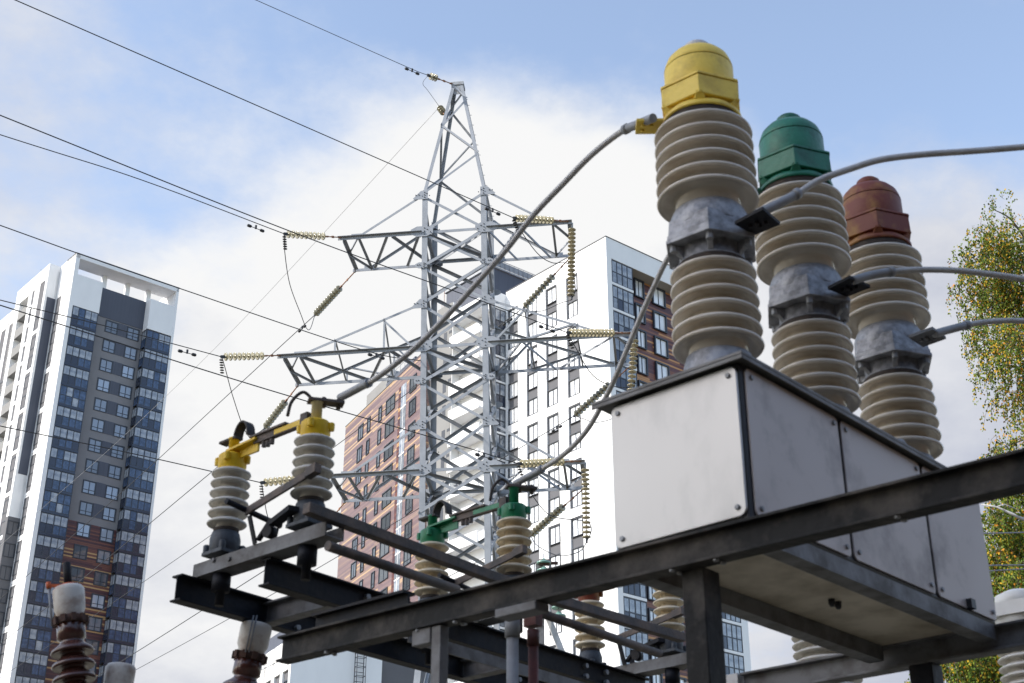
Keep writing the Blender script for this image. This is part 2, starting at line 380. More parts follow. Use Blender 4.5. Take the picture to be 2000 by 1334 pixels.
def loggia_mesh(parent, wd, h, npan, slab_mat, pal, seed, ret=None, slab_t=0.30, frame='frame_dark'):
    """one storey of glazed balcony; local x along, y into the wall, z from the slab underside"""
    r = random.Random(seed)
    f = MB(); f.box(-0.02, wd + 0.02, -0.04, 0.30, 0, slab_t, mi=1)
    top = h - 0.02; mid = slab_t + (h - slab_t) * 0.47
    for z in (slab_t, mid, top - 0.09): f.box(0, wd, 0, 0.07, z - 0.02, z + 0.09)
    for k in range(npan + 1):
        x = (wd - 0.07) * k / npan; b = 0.05 if k in (0, npan, npan // 2) else 0.0
        f.box(x, x + 0.09 + b * (k != npan), -0.006, 0.08, slab_t + 0.003, top)
    if ret:
        for z in (slab_t, mid, top - 0.09): f.box(0, 0.07, 0.09, ret, z + 0.002, z + 0.088)
        for k in range(3): f.box(-0.004, 0.075, 0.10 + (ret - 0.16) * k / 2, 0.17 + (ret - 0.16) * k / 2, slab_t + 0.004, top - 0.003)
    o = f.build('loggia', [frame, slab_mat], parent)
    p = MB()
    for k in range(npan):
        x0, x1 = wd * k / npan, wd * (k + 1) / npan
        c = r.choices((0, 1, 2), pal[0])[0]; p.box(x0, x1 - 0.001, 0.03, 0.05, mid, top, mi=c)
        c = r.choices((0, 1, 2), pal[1])[0] if k else r.choices((1, 2), (0.4, 0.6))[0]
        p.box(x0, x1 - 0.001, 0.031, 0.051, slab_t, mid - 0.001, mi=c)
    if ret:
        p.box(0.02, 0.04, 0.06, ret, mid, top, mi=0); p.box(0.021, 0.041, 0.06, ret, slab_t, mid - 0.001, mi=r.choice((1, 2)))
    p.build('glazing', pal[2], o)
    return o

# ------------------------------------------------------------------ left tower
FH = 3.05
LTO = V((-62.04, 176.0, 103.17))
def building(name, org, az, label, cat):
    o = thing(name, org, label, cat, rot=R_(90 - az), local=True)
    return o
LT = building('apartment_tower', LTO, 49.6, 'white and grey tower with an open white roof frame and brown striped lower front', 'apartment block')
B = -103.1
m = MB(); m.box(0, 0.6, 0, 3.25, B, 0); m.box(0, 0.6, 4.87, 5.06, B, 0); m.box(0, 0.6, 3.25, 4.87, -5.5, 0)
for k in (2.9, 4.9, 6.9, 8.9, 10.9, 12.9, 14.9, 16.9, 18.9):
    z = -7.95 - FH * k - 0.1 + 0.2; m.box(0, 0.6, 3.25, 4.87, z - 0.75, z)
m.build('side_wall', 'white_render', LT)
MB().box(0.05, 0.59, 3.26, 4.86, B, -5.45).build('window_strip', 'midgrey_render', LT)
m = MB(); m.box(15.9, 16.3, 0, 30, B, 0); m.box(0, 16.3, 0, 3.0, -0.7, 0.002); m.build('portal_frame', 'white_render', LT, bevel=0.03)
MB().box(-0.05, 16.36, -0.05, 3.05, 0.003, 0.09).build('roof_edge', 'midgrey_render', LT)
for x in (5.35, 9.0, 12.35): MB().box(x, x + 0.65, 2.35, 2.99, -3.25, -0.7).build('roof_column', 'white_render', LT)
MB().box(0.6, 4.52, 0.003, 1.5, -8.2, -3.22).build('blank_panel', 'white_render', LT); MB().box(12.03, 15.9, 0.003, 1.5, -8.1, -3.22).build('blank_panel', 'white_render', LT)
MB().box(0.4, 15.9, 1.53, 30, B, -3.25).build('wall', 'grey_render', LT)
MB().box(4.53, 12.02, 1.46, 1.53, -7.75, -3.2).build('dark_panel', 'dark_cladding', LT)
for k in range(10): z = -7.95 - FH * k; MB().box(8.3, 9.66, 1.49, 1.53, z - 1.9, z + 0.06).build('dark_panel', 'dark_cladding', LT)
MB().box(4.47, 12.02, 1.44, 1.53, B, -38.42).build('wood_cladding', 'wood_dark', LT)
wp = window_proto(LT, 1.95, 1.92, 'pane', 1, 0.05, sill=0.55, t=0.17); first = True
for k in range(19):
    for x in (6.33, 9.68):
        z = -7.95 - FH * k - 1.92; y = 1.49 if k < 10 else 1.40
        if first: wp.location = (x, y, z); first = False
        else: inst(wp, LT, (x, y, z))
PAL_L = ((0.86, 0.14, 0.0), (0.05, 0.72, 0.23), ['glass_pale', 'glass_blue', 'glass_navy'])
for (x, wd, ret) in ((0.62, 3.82, None), (12.05, 3.83, 1.45)):
    pr = [loggia_mesh(LT, wd, FH, 4, 'glass_navy', PAL_L, 11 + i + int(x), ret) for i in range(6)]
    for k in range(18):
        z = -8.2 - FH * (k + 1) + 0.02
        if k < 6: pr[k].location = (x, 0.02, z)
        else: inst(pr[(k * 5 + 1) % 6], LT, (x, 0.02, z))
# volume standing out of its side wall
m = MB(); m.box(-1.7, 0.3, 5.06, 5.75, B, -0.13); m.box(-1.7, 0.3, 7.5, 9.35, B, -0.13); m.box(-1.7, 0.3, 10.2, 11.45, B, -0.13)
m.box(-1.7, 0.3, 5.75, 7.5, -2.5, -0.13); m.box(-1.7, 0.3, 9.35, 10.2, -2.7, -0.13); m.box(-1.7, 0.3, 11.45, 16.45, -2.75, -0.13); m.box(-1.7, 0.3, 14.7, 16.45, B, -2.75)
m.box(-0.4, 0.3, 5.06, 16.4, B, -1.0)
for k in range(20):
    z = -5.05 - FH * k; m.box(-1.7, -0.4, 9.35, 10.2, z - 0.55, z)
    if k % 2 == 0: m.box(-1.7, -0.4, 5.75, 7.5, z - 5.9, z - 5.3)
m.build('bay_wall', 'white_render', LT)
m = MB(); m.box(-1.65, -0.42, 5.76, 7.49, B, -2.45); m.box(-1.62, -0.42, 9.36, 10.19, B, -2.65); m.build('bay_strip', 'midgrey_render', LT)
MB().box(-1.36, -0.1, 5.02, 5.06, -32.4, -5.5).build('bay_panel', 'dark_cladding', LT)
MB().box(-1.72, -0.02, 5.03, 5.9, B, -38.5).build('lower_bay', 'midgrey_render', LT)
for k in range(20):
    m = MB(); z = -4.3 - FH * k; m.box(-1.69, -1.55, 11.45, 14.7, z - 1.45, z); m.box(-1.55, -0.4, 11.45, 14.7, z - 1.45, z - 1.2)
    m.build('balcony', 'pale_grey_render', LT)
ws = window_proto(LT, 1.5, 1.9, 'pane_dark', 1, 0.12, t=0.12); first = True
for k in range(19):
    z = -7.95 - FH * k - 1.9
    if first: ws.location = (0.03, 4.82, z); ws.rotation_euler = (0, 0, R_(-90)); first = False
    else: inst(ws, LT, (0.03, 4.82, z), (0, 0, R_(-90)))
    if k < 17: inst(ws, LT, (-1.66, 7.4, z - 0.4), (0, 0, R_(-90)))
    if k > 9 and k < 16: inst(ws, LT, (-1.62, 4.98, z - 0.6))
m = MB(); m.box(-1.75, 12, 15.1, 15.7, B, -3.0); m.box(-1.75, 12, 17.3, 18.5, B, -3.0); m.box(-1.75, 12, 20.2, 30, B, -3.0); m.box(-1.75, 12, 15.7, 20.2, -5.5, -3.0)
m.build('rear_wing', 'white_render', LT)
MB().box(-1.70, 11.9, 15.6, 20.3, B, -5.4).build('wing_strip', 'midgrey_render', LT)
for k in range(12):
    for y in (17.2, 20.1): inst(ws, LT, (-1.71, y, -16.9 - FH * k), (0, 0, R_(-90)))
for (x, y, h) in ((1.0, 13, 1.8), (-0.6, 10.2, 1.6), (0.2, 15.5, 2.0)):
    m = MB(); m.tube([(x, y, -0.2), (x, y, h)], 0.03, 5); m.tube([(x - 0.5, y, h - 0.4), (x + 0.5, y, h - 0.4)], 0.02, 5)
    m.build('antenna', 'line_wire', LT)

# ------------------------------------------------------------------ right tower
RTO = V((9.96, 130.5, 78.94)); B = -78.9
RT = building('apartment_tower', RTO, 49.6, 'bright white apartment tower with dark framed windows behind the pylon and wood clad recess', 'apartment block')
cols = ((4.5, 6.35), (7.85, 9.7), (11.1, 12.9), (14.35, 16.1))
m = MB(); ys = [0, 4.5, 6.35, 7.85, 9.7, 11.1, 12.9, 14.35, 16.1, 16.42]
for a, b in zip(ys[0::2], ys[1::2]): m.box(0, 0.55, a, b, B, -0.003)
breaks = [1, 4, 6, 8, 10, 12, 14, 16]
for a, b in cols:
    m.box(0.003, 0.55, a, b, -2.45, -0.003)
    for k in breaks: z1 = -2.5 - FH * k - 1.98; m.box(0.003, 0.55, a, b, z1 - 1.0, z1)
m.box(-0.003, 18.48, -0.003, 1.0, -2.4, 0); m.box(0.55, 0.72, 0, 1.5, B, -2.4); m.box(17.46, 18.46, 0.003, 30, B, -0.1)
m.box(0.55, 18.4, 16.0, 26.5, B, -0.05); m.box(0.5, 17.5, 0.9, 1.6, -1.9, -0.06)
m.build('wall', 'white_render', RT)
m = MB()
for a, b in cols: m.box(0.22, 0.54, a, b, B, -2.4)
m.build('window_strip', 'midgrey_render', RT)
MB().box(0.72, 17.46, 0.06, 1.52, -2.42, -2.405).build('soffit', 'soffit', RT)
MB().box(0.6, 17.46, 1.52, 16.0, B, -0.1).build('wood_cladding', 'wood_panel', RT)
m = MB(); m.box(-0.06, 18.52, -0.06, 0.03, 0.001, 0.09); m.box(-0.06, 0.03, 0.03, 16.4, 0.001, 0.09); m.build('roof_edge', 'midgrey_render', RT)
wp = window_proto(RT, 1.62, 1.9, 'pane_pale', 1, 0.20, t=0.085); first = True
for k in range(16):
    for a, b in cols:
        z = -2.52 - FH * k - 1.9; L = (0.05, b - 0.1, z)
        if first: wp.location = L; wp.rotation_euler = (0, 0, R_(-90)); first = False
        else: inst(wp, RT, L, (0, 0, R_(-90)))
w2 = window_proto(RT, 1.5, 2.2, 'pane_pale', 1, 0.28, t=0.17); w3 = window_proto(RT, 2.05, 2.2, 'pane_pale', 1, 0.28, t=0.17)
w2.location = (5.45, 1.32, -4.65); w3.location = (8.2, 1.32, -4.65)
for k in range(1, 16):
    inst(w2, RT, (5.45, 1.32, -4.65 - FH * k)); inst(w3, RT, (8.2, 1.32, -4.65 - FH * k))
for k in (13, 14, 15): inst(w2, RT, (12.0, 1.32, -4.65 - FH * k))
PAL_R = ((0.5, 0.5, 0.0), (0.1, 0.75, 0.15), ['glass_pale', 'glass_grey', 'glass_navy'])
for (x, wd, ret, n) in ((0.73, 3.15, None, 4), (14.4, 3.05, 1.45, 4)):
    pr = [loggia_mesh(RT, wd, FH, n, 'white_render', PAL_R, 31 + i + int(x), ret, 0.28) for i in range(5)]
    for k in range(16):
        z = -2.42 - FH * (k + 1)
        if k < 5: pr[k].location = (x, 0.04, z)
        else: inst(pr[(k * 3 + 1) % 5], RT, (x, 0.04, z))
# wing behind the inner corner: corner loggias, white open balconies, grey end wall
m = MB(); m.box(-1.8, 1, 16.42, 26.6, B, -0.4); m.box(-3.0, -1.8, 22.3, 24.2, B, 0.1); m.box(-1.82, 0, 16.40, 17.2, -2.4, -0.35)
m.build('wing_wall', 'white_render', RT)
m = MB(); m.box(-3.05, -1.7, 22.4, 25.2, B, 0.15); m.box(-3.2, -1.7, 25.2, 26.0, B, -3.2); m.build('end_wall', 'pale_grey_render', RT)
for k in range(17):
    m = MB(); z = -1.3 - FH * k
    m.box(-3.45, -3.3, 16.9, 22.2, z - 1.6, z - 0.3); m.box(-3.3, -1.75, 16.9, 22.2, z - 1.6, z - 1.38)
    m.box(-3.44, -1.8, 22.2, 22.32, z - 1.6, z - 0.3)
    m.build('balcony', 'white_render', RT)
for k in range(16):
    z = -3.3 - FH * k
    for bx in ((-3.07, -3.0, 23.3, 23.9, z - 1.6, z - 0.1), (-3.22, -3.1, 25.3, 25.85, z - 2.1, z - 0.4), (-3.07, -3.04, 22.45, 22.95, z - 0.5, z - 0.15)): MB().box(*bx).build('slit_window', 'frame_dark', RT)
pr = [loggia_mesh(RT, 1.6, FH, 2, 'white_render', PAL_R, 71 + i, None, 0.22) for i in range(3)]
for k in range(16):
    z = -2.5 - FH * (k + 1)
    if k < 3: pr[k].location = (-1.72, 16.36, z)
    else: inst(pr[k % 3], RT, (-1.72, 16.36, z))
m = MB(); m.box(-1.2, 7, 17.6, 26, -0.4, 3.4); m.build('roof_house', 'dark_cladding', RT)
m = MB(); m.box(-1.4, 7.1, 17.4, 26.2, 3.4, 3.6)
for k in range(12): m.tube([(-1.4 + 0.7 * k, 17.42, 3.6), (-1.4 + 0.7 * k, 17.42, 4.6)], 0.03, 5)
m.tube([(-1.4, 17.42, 4.6), (7, 17.42, 4.6)], 0.04, 5); m.box(-1.38, 7.0, 17.46, 17.48, 3.7, 4.5)
m.build('roof_railing', 'galvanised', RT)
m = MB(); m.tube([(-2.6, 24.6, 0.1), (-2.6, 24.6, 2.6)], 0.03, 5); m.tube([(-2.6, 25.0, 0.1), (-2.6, 25.0, 1.3)], 0.02, 5); m.build('roof_mast', 'paint_red', RT)

# ------------------------------------------------------------------ brown tower
BTO = V((-22.06, 174.0, 75.4)); B = -75.4
BT = building('apartment_tower', BTO, 62.9, 'apartment tower clad in pinkish brown boards with narrow windows, left of the pylon legs', 'apartment block')
MB().box(0, 22, -26, 0, B, 0).build('wall', 'wood_pink', BT)
MB().box(-0.05, 22, -26, 0.05, 0.001, 0.1).build('roof_edge', 'midgrey_render', BT)
pw = [window_proto(BT, wd, h, 'pane_dark', n, 0.10, t=0.14, sill=sl_) for (wd, h, n, sl_) in ((1.75, 2.0, 1, None), (1.05, 2.0, 0, 0.5), (2.85, 2.0, 1, None), (2.0, 2.0, 1, 0.5))]
tmpl = ((0, -4.95), (1, -8.1), (1, -11.9), (2, -14.3), (3, -21.7)); done = set()
for k in range(14):
    for i, y in tmpl:
        z = -1.92 - FH * k - 2.0
        if i not in done: pw[i].location = (-0.08, y, z); pw[i].rotation_euler = (0, 0, R_(-90)); done.add(i)
        else: inst(pw[i], BT, (-0.08, y, z), (0, 0, R_(-90)))
MB().box(-0.05, 0.3, -19.0, -18.3, B, -1.8).build('dark_jamb', 'wood_dark', BT)
m = MB()
for k in range(15):
    z = -1.85 - FH * k; m.box(-0.03, 0.2, -20.6, -19.0, z - 2.9, z, mi=k % 2); m.box(-0.05, 0.2, -20.6, -19.0, z - 3.05, z - 2.9, mi=2); m.box(-0.06, -0.03, -19.9, -19.82, z - 2.9, z, mi=2)
m.build('stair_glazing', ['glass_pale', 'glass_grey', 'frame_white'], BT)
MB().box(3, 11, -6.6, 0.6, 0.1, 5.4).build('roof_house', 'pale_grey_render', BT)
MB().box(2.9, 10, -16, -6.6, 0.1, 4.2).build('roof_plant_room', 'dark_cladding', BT)
m = MB()
for y in (-9, -10.5, -12): m.tube([(3.2, y, 4.2), (3.2, y, 5.8)], 0.03, 5)
m.tube([(3.2, -8.5, 5.3), (3.2, -12.5, 5.3)], 0.025, 5); m.box(3, 4.2, -7.6, -6.4, 5.2, 5.9)
m.build('roof_railing', 'galvanised_worn', BT)

# ------------------------------------------------------------------ low building, bottom left of the brown tower
LBO = atY(572, 1243, 118); B = -LBO.z
LB = building('apartment_block', LBO, 62, 'low white block with grey window strips and caged ladder under the beam end', 'apartment block')
m = MB()
for a, b in ((0, 0.5), (2.0, 2.6), (4.1, 4.9), (6.4, 7.2), (8.6, 9.4), (10.8, 12)): m.box(0, 0.4, a, b, B, -0.01)
m.box(0, 0.4, 0.5, 10.8, -2.6, 0); m.box(0.4, 8.2, 0, 14, B, -0.02)
m.build('wall', 'white_render', LB)
MB().box(0.2, 0.41, 0.4, 10.9, B, -2.5).build('window_strip', 'midgrey_render', LB)
wl = window_proto(LB, 1.1, 2.0, 'pane_dark', 1, 0.08, t=0.1); first = True
for k in range(7):
    for y in (1.8, 3.85, 6.15, 8.35, 10.5):
        L = (0.12, y, -5.4 - 3.1 * k)
        if first: wl.location = L; wl.rotation_euler = (0, 0, R_(-90)); first = False
        else: inst(wl, LB, L, (0, 0, R_(-90)))
MB().box(8.2, 14.5, 0.3, 14, B, 0.2).build('annexe', 'midgrey_render', LB)
for k in range(6):
    for x in (9.2, 11.4, 13.2): inst(wl, LB, (x, 0.26, -5.3 - 3.1 * k))
MB().box(0.5, 8, 3, 13, 0, 1.6).build('roof_house', 'dark_cladding', LB)
m = MB()
for x in (5.6, 6.4): m.tube([(x, -0.25, -14), (x, -0.25, 1.0)], 0.04, 5); m.tube([(x, -0.75, -14), (x, -0.75, 0.4)], 0.03, 5)
for k in range(36): m.tube([(5.6, -0.25, -14 + 0.4 * k), (6.4, -0.25, -14 + 0.4 * k)], 0.025, 4)
for k in range(18): m.tube([(5.6, -0.25, -14 + 0.8 * k), (5.6, -0.75, -14 + 0.8 * k), (6.4, -0.75, -14 + 0.8 * k), (6.4, -0.25, -14 + 0.8 * k)], 0.025, 4)
m.build('ladder', 'line_wire', LB)

# ------------------------------------------------------------------ lattice pylon
PYL = thing('lattice_pylon', (-1.42, 45.10, 0), 'tall galvanised lattice pylon with three pairs of cross arms in front of the towers', 'pylon', local=True)
PYL.rotation_euler = (0, R_(-1.1), R_(-6))
PM = Matrix.Translation((-1.42, 45.10, 0)) @ PYL.rotation_euler.to_matrix().to_4x4()
def PW(x, y, z): return PM @ V((x, y, z))
HW = 1.17
Z = dict(tu=29.62, U=28.04, a=26.64, tm=25.14, M=23.43, b=22.11, tl=20.53, L=18.86, c=17.45, d=16.0, e=14.5, f=13.0)
lev = [29.62, 28.04, 26.64, 25.14, 23.43, 22.11, 20.53, 18.86, 17.45, 16.0, 14.5, 13.0]
cs = [(-1, -1), (1, -1), (1, 1), (-1, 1)]
for (a, b) in cs:
    m = MB(); m.angle((a * HW, b * HW, 13.0), (a * HW, b * HW, 29.75), 0.20, 0.02, up=(0, 1, 0), fx=1 if a > 0 else -1, fy=1 if b < 0 else -1)
    m.angle((a * 2.3, b * 2.3, 0), (a * HW, b * HW, 13.0), 0.20, 0.02, up=(0, 1, 0), fx=1 if a > 0 else -1, fy=1 if b < 0 else -1)
    m.build('leg', 'galvanised', PYL)
def brace(p, q, n, a=0.10, name='brace', parent=PYL, inset=0.0, flip=1):
    p, q, n = V(p), V(q), V(n)
    m = MB(); m.angle(p - n * inset, q - n * inset, a, 0.011, up=n, fx=flip, fy=-1)
    return m.build(name, 'galvanised', parent)
for i in range(4):
    (a, b), (c, d) = cs[i], cs[(i + 1) % 4]
    n = V(((a + c) / 2, (b + d) / 2, 0))
    A, Bp = V((a * HW, b * HW, 0)), V((c * HW, d * HW, 0))
    for k in range(9):
        z1, z0 = lev[k], lev[k + 1]; zz_ = V((0, 0, 1))
        brace(A + zz_ * z0, Bp + zz_ * z1, n, 0.11, inset=-0.012); brace(A + zz_ * z1, Bp + zz_ * z0, n, 0.10, inset=0.03)
    for z in (28.04, 23.43, 18.86): brace(A + V((0, 0, z + .05)), Bp + V((0, 0, z + .05)), n, 0.11, 'strut', inset=0.06)
for z in (28.0, 23.4, 18.82): brace((-HW, -HW, z), (HW, HW, z), (0, 0, 1), 0.11, 'diaphragm_brace'); brace((HW, -HW, z - .03), (-HW, HW, z - .03), (0, 0, 1), 0.09, 'diaphragm_brace')
m = MB()
for i in range(4):
    (a, b), (c, d) = cs[i], cs[(i + 1) % 4]; n = V(((a + c) / 2, (b + d) / 2, 0))
    hs_ = [(0, 2.3), (4.5, 1.9), (9, 1.53), (13, HW)]
    for (z0, h0), (z1, h1) in zip(hs_, hs_[1:]):
        m.angle((a * h0, b * h0, z0), (c * h1, d * h1, z1), 0.1, 0.012, up=n, fy=-1); m.angle((c * h0, d * h0, z0), (a * h1, b * h1, z1), 0.1, 0.012, up=n, fy=-1)
m.build('lower_bracing', 'galvanised', PYL)
# peak
TW, ZT = 0.19, 35.25
pk = MB()
for (a, b) in cs: pk.angle((a * HW, b * HW, 29.6), (a * TW, b * TW, ZT), 0.12, 0.014, up=(0, 1, 0), fx=1 if a > 0 else -1, fy=1 if b < 0 else -1)
pk = pk.build('peak', 'galvanised', PYL)
zs = [29.7, 31.5, 33.0, 34.35, 35.1]
def hw(z): return HW + (TW - HW) * (z - 29.6) / (ZT - 29.6)
for i in range(4):
    (a, b), (c, d) = cs[i], cs[(i + 1) % 4]; n = V(((a + c) / 2, (b + d) / 2, 0))
    for k in range(4):
        z0, z1 = zs[k], zs[k + 1]; h0, h1 = hw(z0), hw(z1)
        if (k + i) % 2 == 0: p, q = (a * h0, b * h0, z0), (c * h1, d * h1, z1)
        else: p, q = (c * h0, d * h0, z0), (a * h1, b * h1, z1)
        brace(p, q, n, 0.075, 'peak_brace', pk, inset=-0.01)
m = MB(); m.box(-0.24, 0.24, -0.24, 0.24, 35.13, 35.27); m.box(-0.20, 0.20, -0.205, -0.19, 34.7, 35.13); m.build('peak_cap', 'galvanised_worn', pk)
m = MB()
for k in range(12):
    z = 29.9 + 0.42 * k; h = hw(z); m.tube([(h, h, z), (h + 0.08, h + 0.02, z)], 0.010, 5)
m.build('climbing_rungs', 'galvanised_worn', pk)
# gusset plates
def gusset(a, b, z, s, tri=0):
    m = MB(); n = V((0, b, 0)); y = b * (HW + 0.02)
    wv, h = 0.24 * s, 0.17 * s
    if tri: pts = [(a * (HW - 0.21), z + h * 1.1), (a * (HW + 0.05), z + h * 1.1), (a * (HW + 0.34), z - h * 0.7), (a * (HW + 0.30), z - h), (a * (HW - 0.21), z - h)]
    else: pts = [(a * HW - wv * 1.35, z - h * 0.45), (a * HW - wv * 1.35, z + h * 0.45), (a * HW - wv * 0.6, z + h), (a * HW + wv * 0.6, z + h), (a * HW + wv * 1.35, z + h * 0.45), (a * HW + wv * 1.35, z - h * 0.45), (a * HW + wv * 0.6, z - h), (a * HW - wv * 0.6, z - h)]
    N_ = len(pts); m.add([(x, y, zz) for x, zz in pts] + [(x, y + b * 0.014, zz) for x, zz in pts],
                         [tuple(range(N_)), tuple(reversed(range(N_, 2 * N_)))] + [(i, (i + 1) % N_, N_ + (i + 1) % N_, N_ + i) for i in range(N_)])
    m.bolts([(a * HW - a * 0.09 + dx * wv, y + b * 0.014, z + dz * h) for dx, dz in ((0, .6), (0, 0), (0, -.6), (a * 0.9, .1), (a * 1.35, .05), (-a * .75, -.25), (-a * .35, .3))], n, 0.021, 0.02, 1)
    m.build('gusset_plate', ['galvanised', 'line_wire'], PYL)
for a in (-1, 1):
    for b in (-1, 1):
        for z in (29.62, 25.14, 20.53): gusset(a, b, z - 0.05, 1.0, 1)
        for z in (28.04, 23.43, 18.86): gusset(a, b, z, 1.25)
        for z in (22.11, 26.64): gusset(a, b, z, 0.7)
# cross arms
def arm(a, zc, L, zt, ft, posts, zig, cat):
    f0, f1 = V((a * HW, -HW, zc)), V((a * (HW + L), -HW, zc)); b0, b1 = V((a * HW, HW, zc)), V((a * (HW + L), HW, zc))
    m = MB(); m.angle(f0, f1 + V((a * 0.12, 0, 0)), 0.12, 0.013, up=(0, 0, 1), fx=a, fy=-1)
    o = m.build('cross_arm', 'galvanised', PYL)
    m = MB(); m.angle(b0, b1 + V((a * 0.06, 0, 0)), 0.12, 0.013, up=(0, 0, 1), fx=-a, fy=-1); m.build('chord', 'galvanised', o)
    F = lambda t: f0.lerp(f1, t) - V((0, -0.04, 0.05)); Bk = lambda t: b0.lerp(b1, t) - V((0, 0.04, 0.05))
    up = (0, 0, 1)
    brace(F(0.985), Bk(0.985), up, 0.12, 'tip_beam', o); t2 = 1 - 0.55 / L
    brace(F(t2), F(0.985).lerp(Bk(0.985), 0.45), up, 0.07, 'lattice_bar', o); brace(F(0.985).lerp(Bk(0.985), 0.5), Bk(t2 - 0.12 / L), up, 0.07, 'lattice_bar', o)
    brace(F(t2 - 0.02), Bk(t2 - 0.1 / L), up, 0.08, 'lattice_bar', o)
    for (s0, ta, tb) in zig:
        p, q = (F(ta), Bk(tb)) if s0 else (Bk(ta), F(tb)); brace(p, q, up, 0.09, 'lattice_bar', o)
    for y, P_ in ((-1, lambda t: f0.lerp(f1, t)), (1, lambda t: b0.lerp(b1, t))):
        n = V((0, y, 0)); top = V((a * HW, y * HW, zt)); tip = P_(ft)
        m = MB(); m.angle(tip, top, 0.085, 0.01, up=n, fx=a * y, fy=-1); m.build('tie', 'galvanised', o)
        pv = None
        for t in posts:
            foot = P_(t); hd = tip.lerp(top, (ft - t) / ft)
            brace(foot, hd, n, 0.07, 'post', o)
            nx = P_(posts[posts.index(t) + 1]) if t != posts[-1] else P_(0.05)
            brace(hd, nx, n, 0.07, 'post_brace', o)
        pl = MB(); pl.box(min(tip.x - 0.22, tip.x + 0.22), max(tip.x - .22, tip.x + .22), tip.y + y * 0.012 - 0.006, tip.y + y * 0.012 + 0.006, tip.z - 0.10, tip.z + 0.10); pl.build('joint_plate', 'galvanised', o)
    if posts:
        for t in posts: hd = f1.lerp(V((a * HW, -HW, zt)), 0); h1 = f0.lerp(f1, t); brace(V((h1.x, -HW, zc + (zt - zc) * (1 - t / ft))), V((h1.x + a * 0.1, HW, zc)), (a, 0, 0), 0.06, 'lattice_bar', o)
    return o
ZU, ZM, ZL, LU, LM, LLo = 28.04, 23.43, 18.86, 2.95, 4.93, 3.03
for a in (-1, 1):
    arm(a, ZU, LU, 29.62, 0.80, [], [(0, 0.72, 0.42), (1, 0.38, 0.0), (0, 0.30, 0.02)], 'u')
    arm(a, ZM, LM, 25.14, 0.86, [0.62, 0.27], [(1, 0.86, 0.46), (0, 0.44, 0.25), (1, 0.22, 0.0)], 'm')
    arm(a, ZL, LLo, 20.53, 0.80, [], [(0, 0.72, 0.42), (1, 0.38, 0.0), (0, 0.30, 0.02)], 'l')

# ------------------------------------------------------------------ insulator strings
def disc_mesh(mt):
    m = MB()
    m.lathe([(0.0, -0.075), (0.016, -0.07), (0.02, -0.03), (0.070, -0.006), (0.118, -0.026), (0.138, -0.020), (0.143, -0.006), (0.132, 0.006), (0.07, 0.020), (0.040, 0.030)], n=20)
    m.lathe([(0.040, 0.024), (0.036, 0.05), (0.024, 0.075), (0.0, 0.08)], n=12, mi=1)
    return m.mesh('disc', [mt, 'rust_cap'], V((0, 0, 0)))
DM = {k: disc_mesh(k) for k in ('glass_disc', 'glass_disc_hanging')}
def string(p0, p1, f0, label, grp, mt='glass_disc', pitch=0.128, rod='rust'):
    p0, p1 = V(p0), V(p1); d = (p1 - p0); L = d.length
    o = thing('insulator_string', p0, label, 'insulator string', grp, local=True)
    q = d.to_track_quat('Z', 'Y'); o.rotation_mode = 'QUATERNION'; o.rotation_quaternion = q
    m = MB(); m.tube([(0, 0, 0), (0, 0, L * f0)], 0.022, 6); m.cbox((0, 0, 0.06), (1, 0, 0), (0, 1, 0), (0, 0, 1), 0.08, 0.03, 0.12); m.cbox((0, 0, L * f0 * 0.55), (1, 0, 0), (0, 1, 0), (0, 0, 1), 0.03, 0.08, 0.10); m.cbox((0, 0, L * f0 - 0.05), (1, 0, 0), (0, 1, 0), (0, 0, 1), 0.07, 0.04, 0.12)
    m.build('link_rod', rod, o)
    n = max(3, int(round((L - L * f0 - 0.1) / pitch))); st = (L - L * f0 - 0.1) / n
    for k in range(n):
        c = bpy.data.objects.new('disc', DM[mt]); COL.objects.link(c); c.parent = o; c.location = (0, 0, L * f0 + st * (k + 0.6)); c.rotation_euler = (R_(180), 0, k * 0.7)
    m = MB(); m.cbox((0, 0, L - 0.04), (1, 0, 0), (0, 1, 0), (0, 0, 1), 0.06, 0.10, 0.16); m.build('clamp', 'line_wire', o)
    return o
GF, GB, GS = 'tension strings facing the incoming lines', 'tension strings facing the outgoing lines', 'hanging strings at the outer arm tips'
AZF, AZB = 50.4, -31.8
SPEC = {}
nm = {'U': 'upper', 'M': 'middle', 'L': 'lower'}
for key, zc, L, fe, be in (('U', ZU, LU, {-1: (556, 457), 1: (1004, 426)}, {-1: (615, 615), 1: (1023, 601)}),
                           ('M', ZM, LM, {-1: (433, 697), 1: (1109, 650)}, {-1: (517, 836), 1: (1122, 812)}),
                           ('L', ZL, LLo, {-1: (511, 943), 1: (1013, 906)}, {-1: (615, 1052), 1: (1036, 1046)})):
    for a in (-1, 1):
        side = 'left' if a < 0 else 'right'
        p = PW(a * (HW + L), -HW, zc); e = onpl(*fe[a], p, AZF)
        string(p, e, 0.28, f'nearly level chain of glass discs at the near tip of the {nm[key]} {side} cross arm', GF, pitch=0.175); SPEC[key, a, 'f'] = (p, e)
        p = PW(a * (HW + L - .05), HW, zc - 0.08); e = onpl(*be[a], p, AZB)
        string(p, e, 0.36, f'slanting chain of glass discs at the far tip of the {nm[key]} {side} cross arm', GB, pitch=0.20); SPEC[key, a, 'b'] = (p, e)
VS = {}
for key, zc, L, top, bot in (('U', ZU, LU, (1121, 441), (1115, 584)), ('M', ZM, LM, (1232, 662), (1232, 770)), ('L', ZL, LLo, (1143, 914), (1146, 1058))):
    p = PW(HW + L + 0.12, -HW + 0.05, zc - 0.04); q = atY(*bot, p.y + 0.1)
    string(p, q, 0.06, f'hanging chain of brownish glass discs below the tip of the {nm[key]} right cross arm', GS, 'glass_disc_hanging', 0.165, 'galvanised_worn'); VS[key] = q

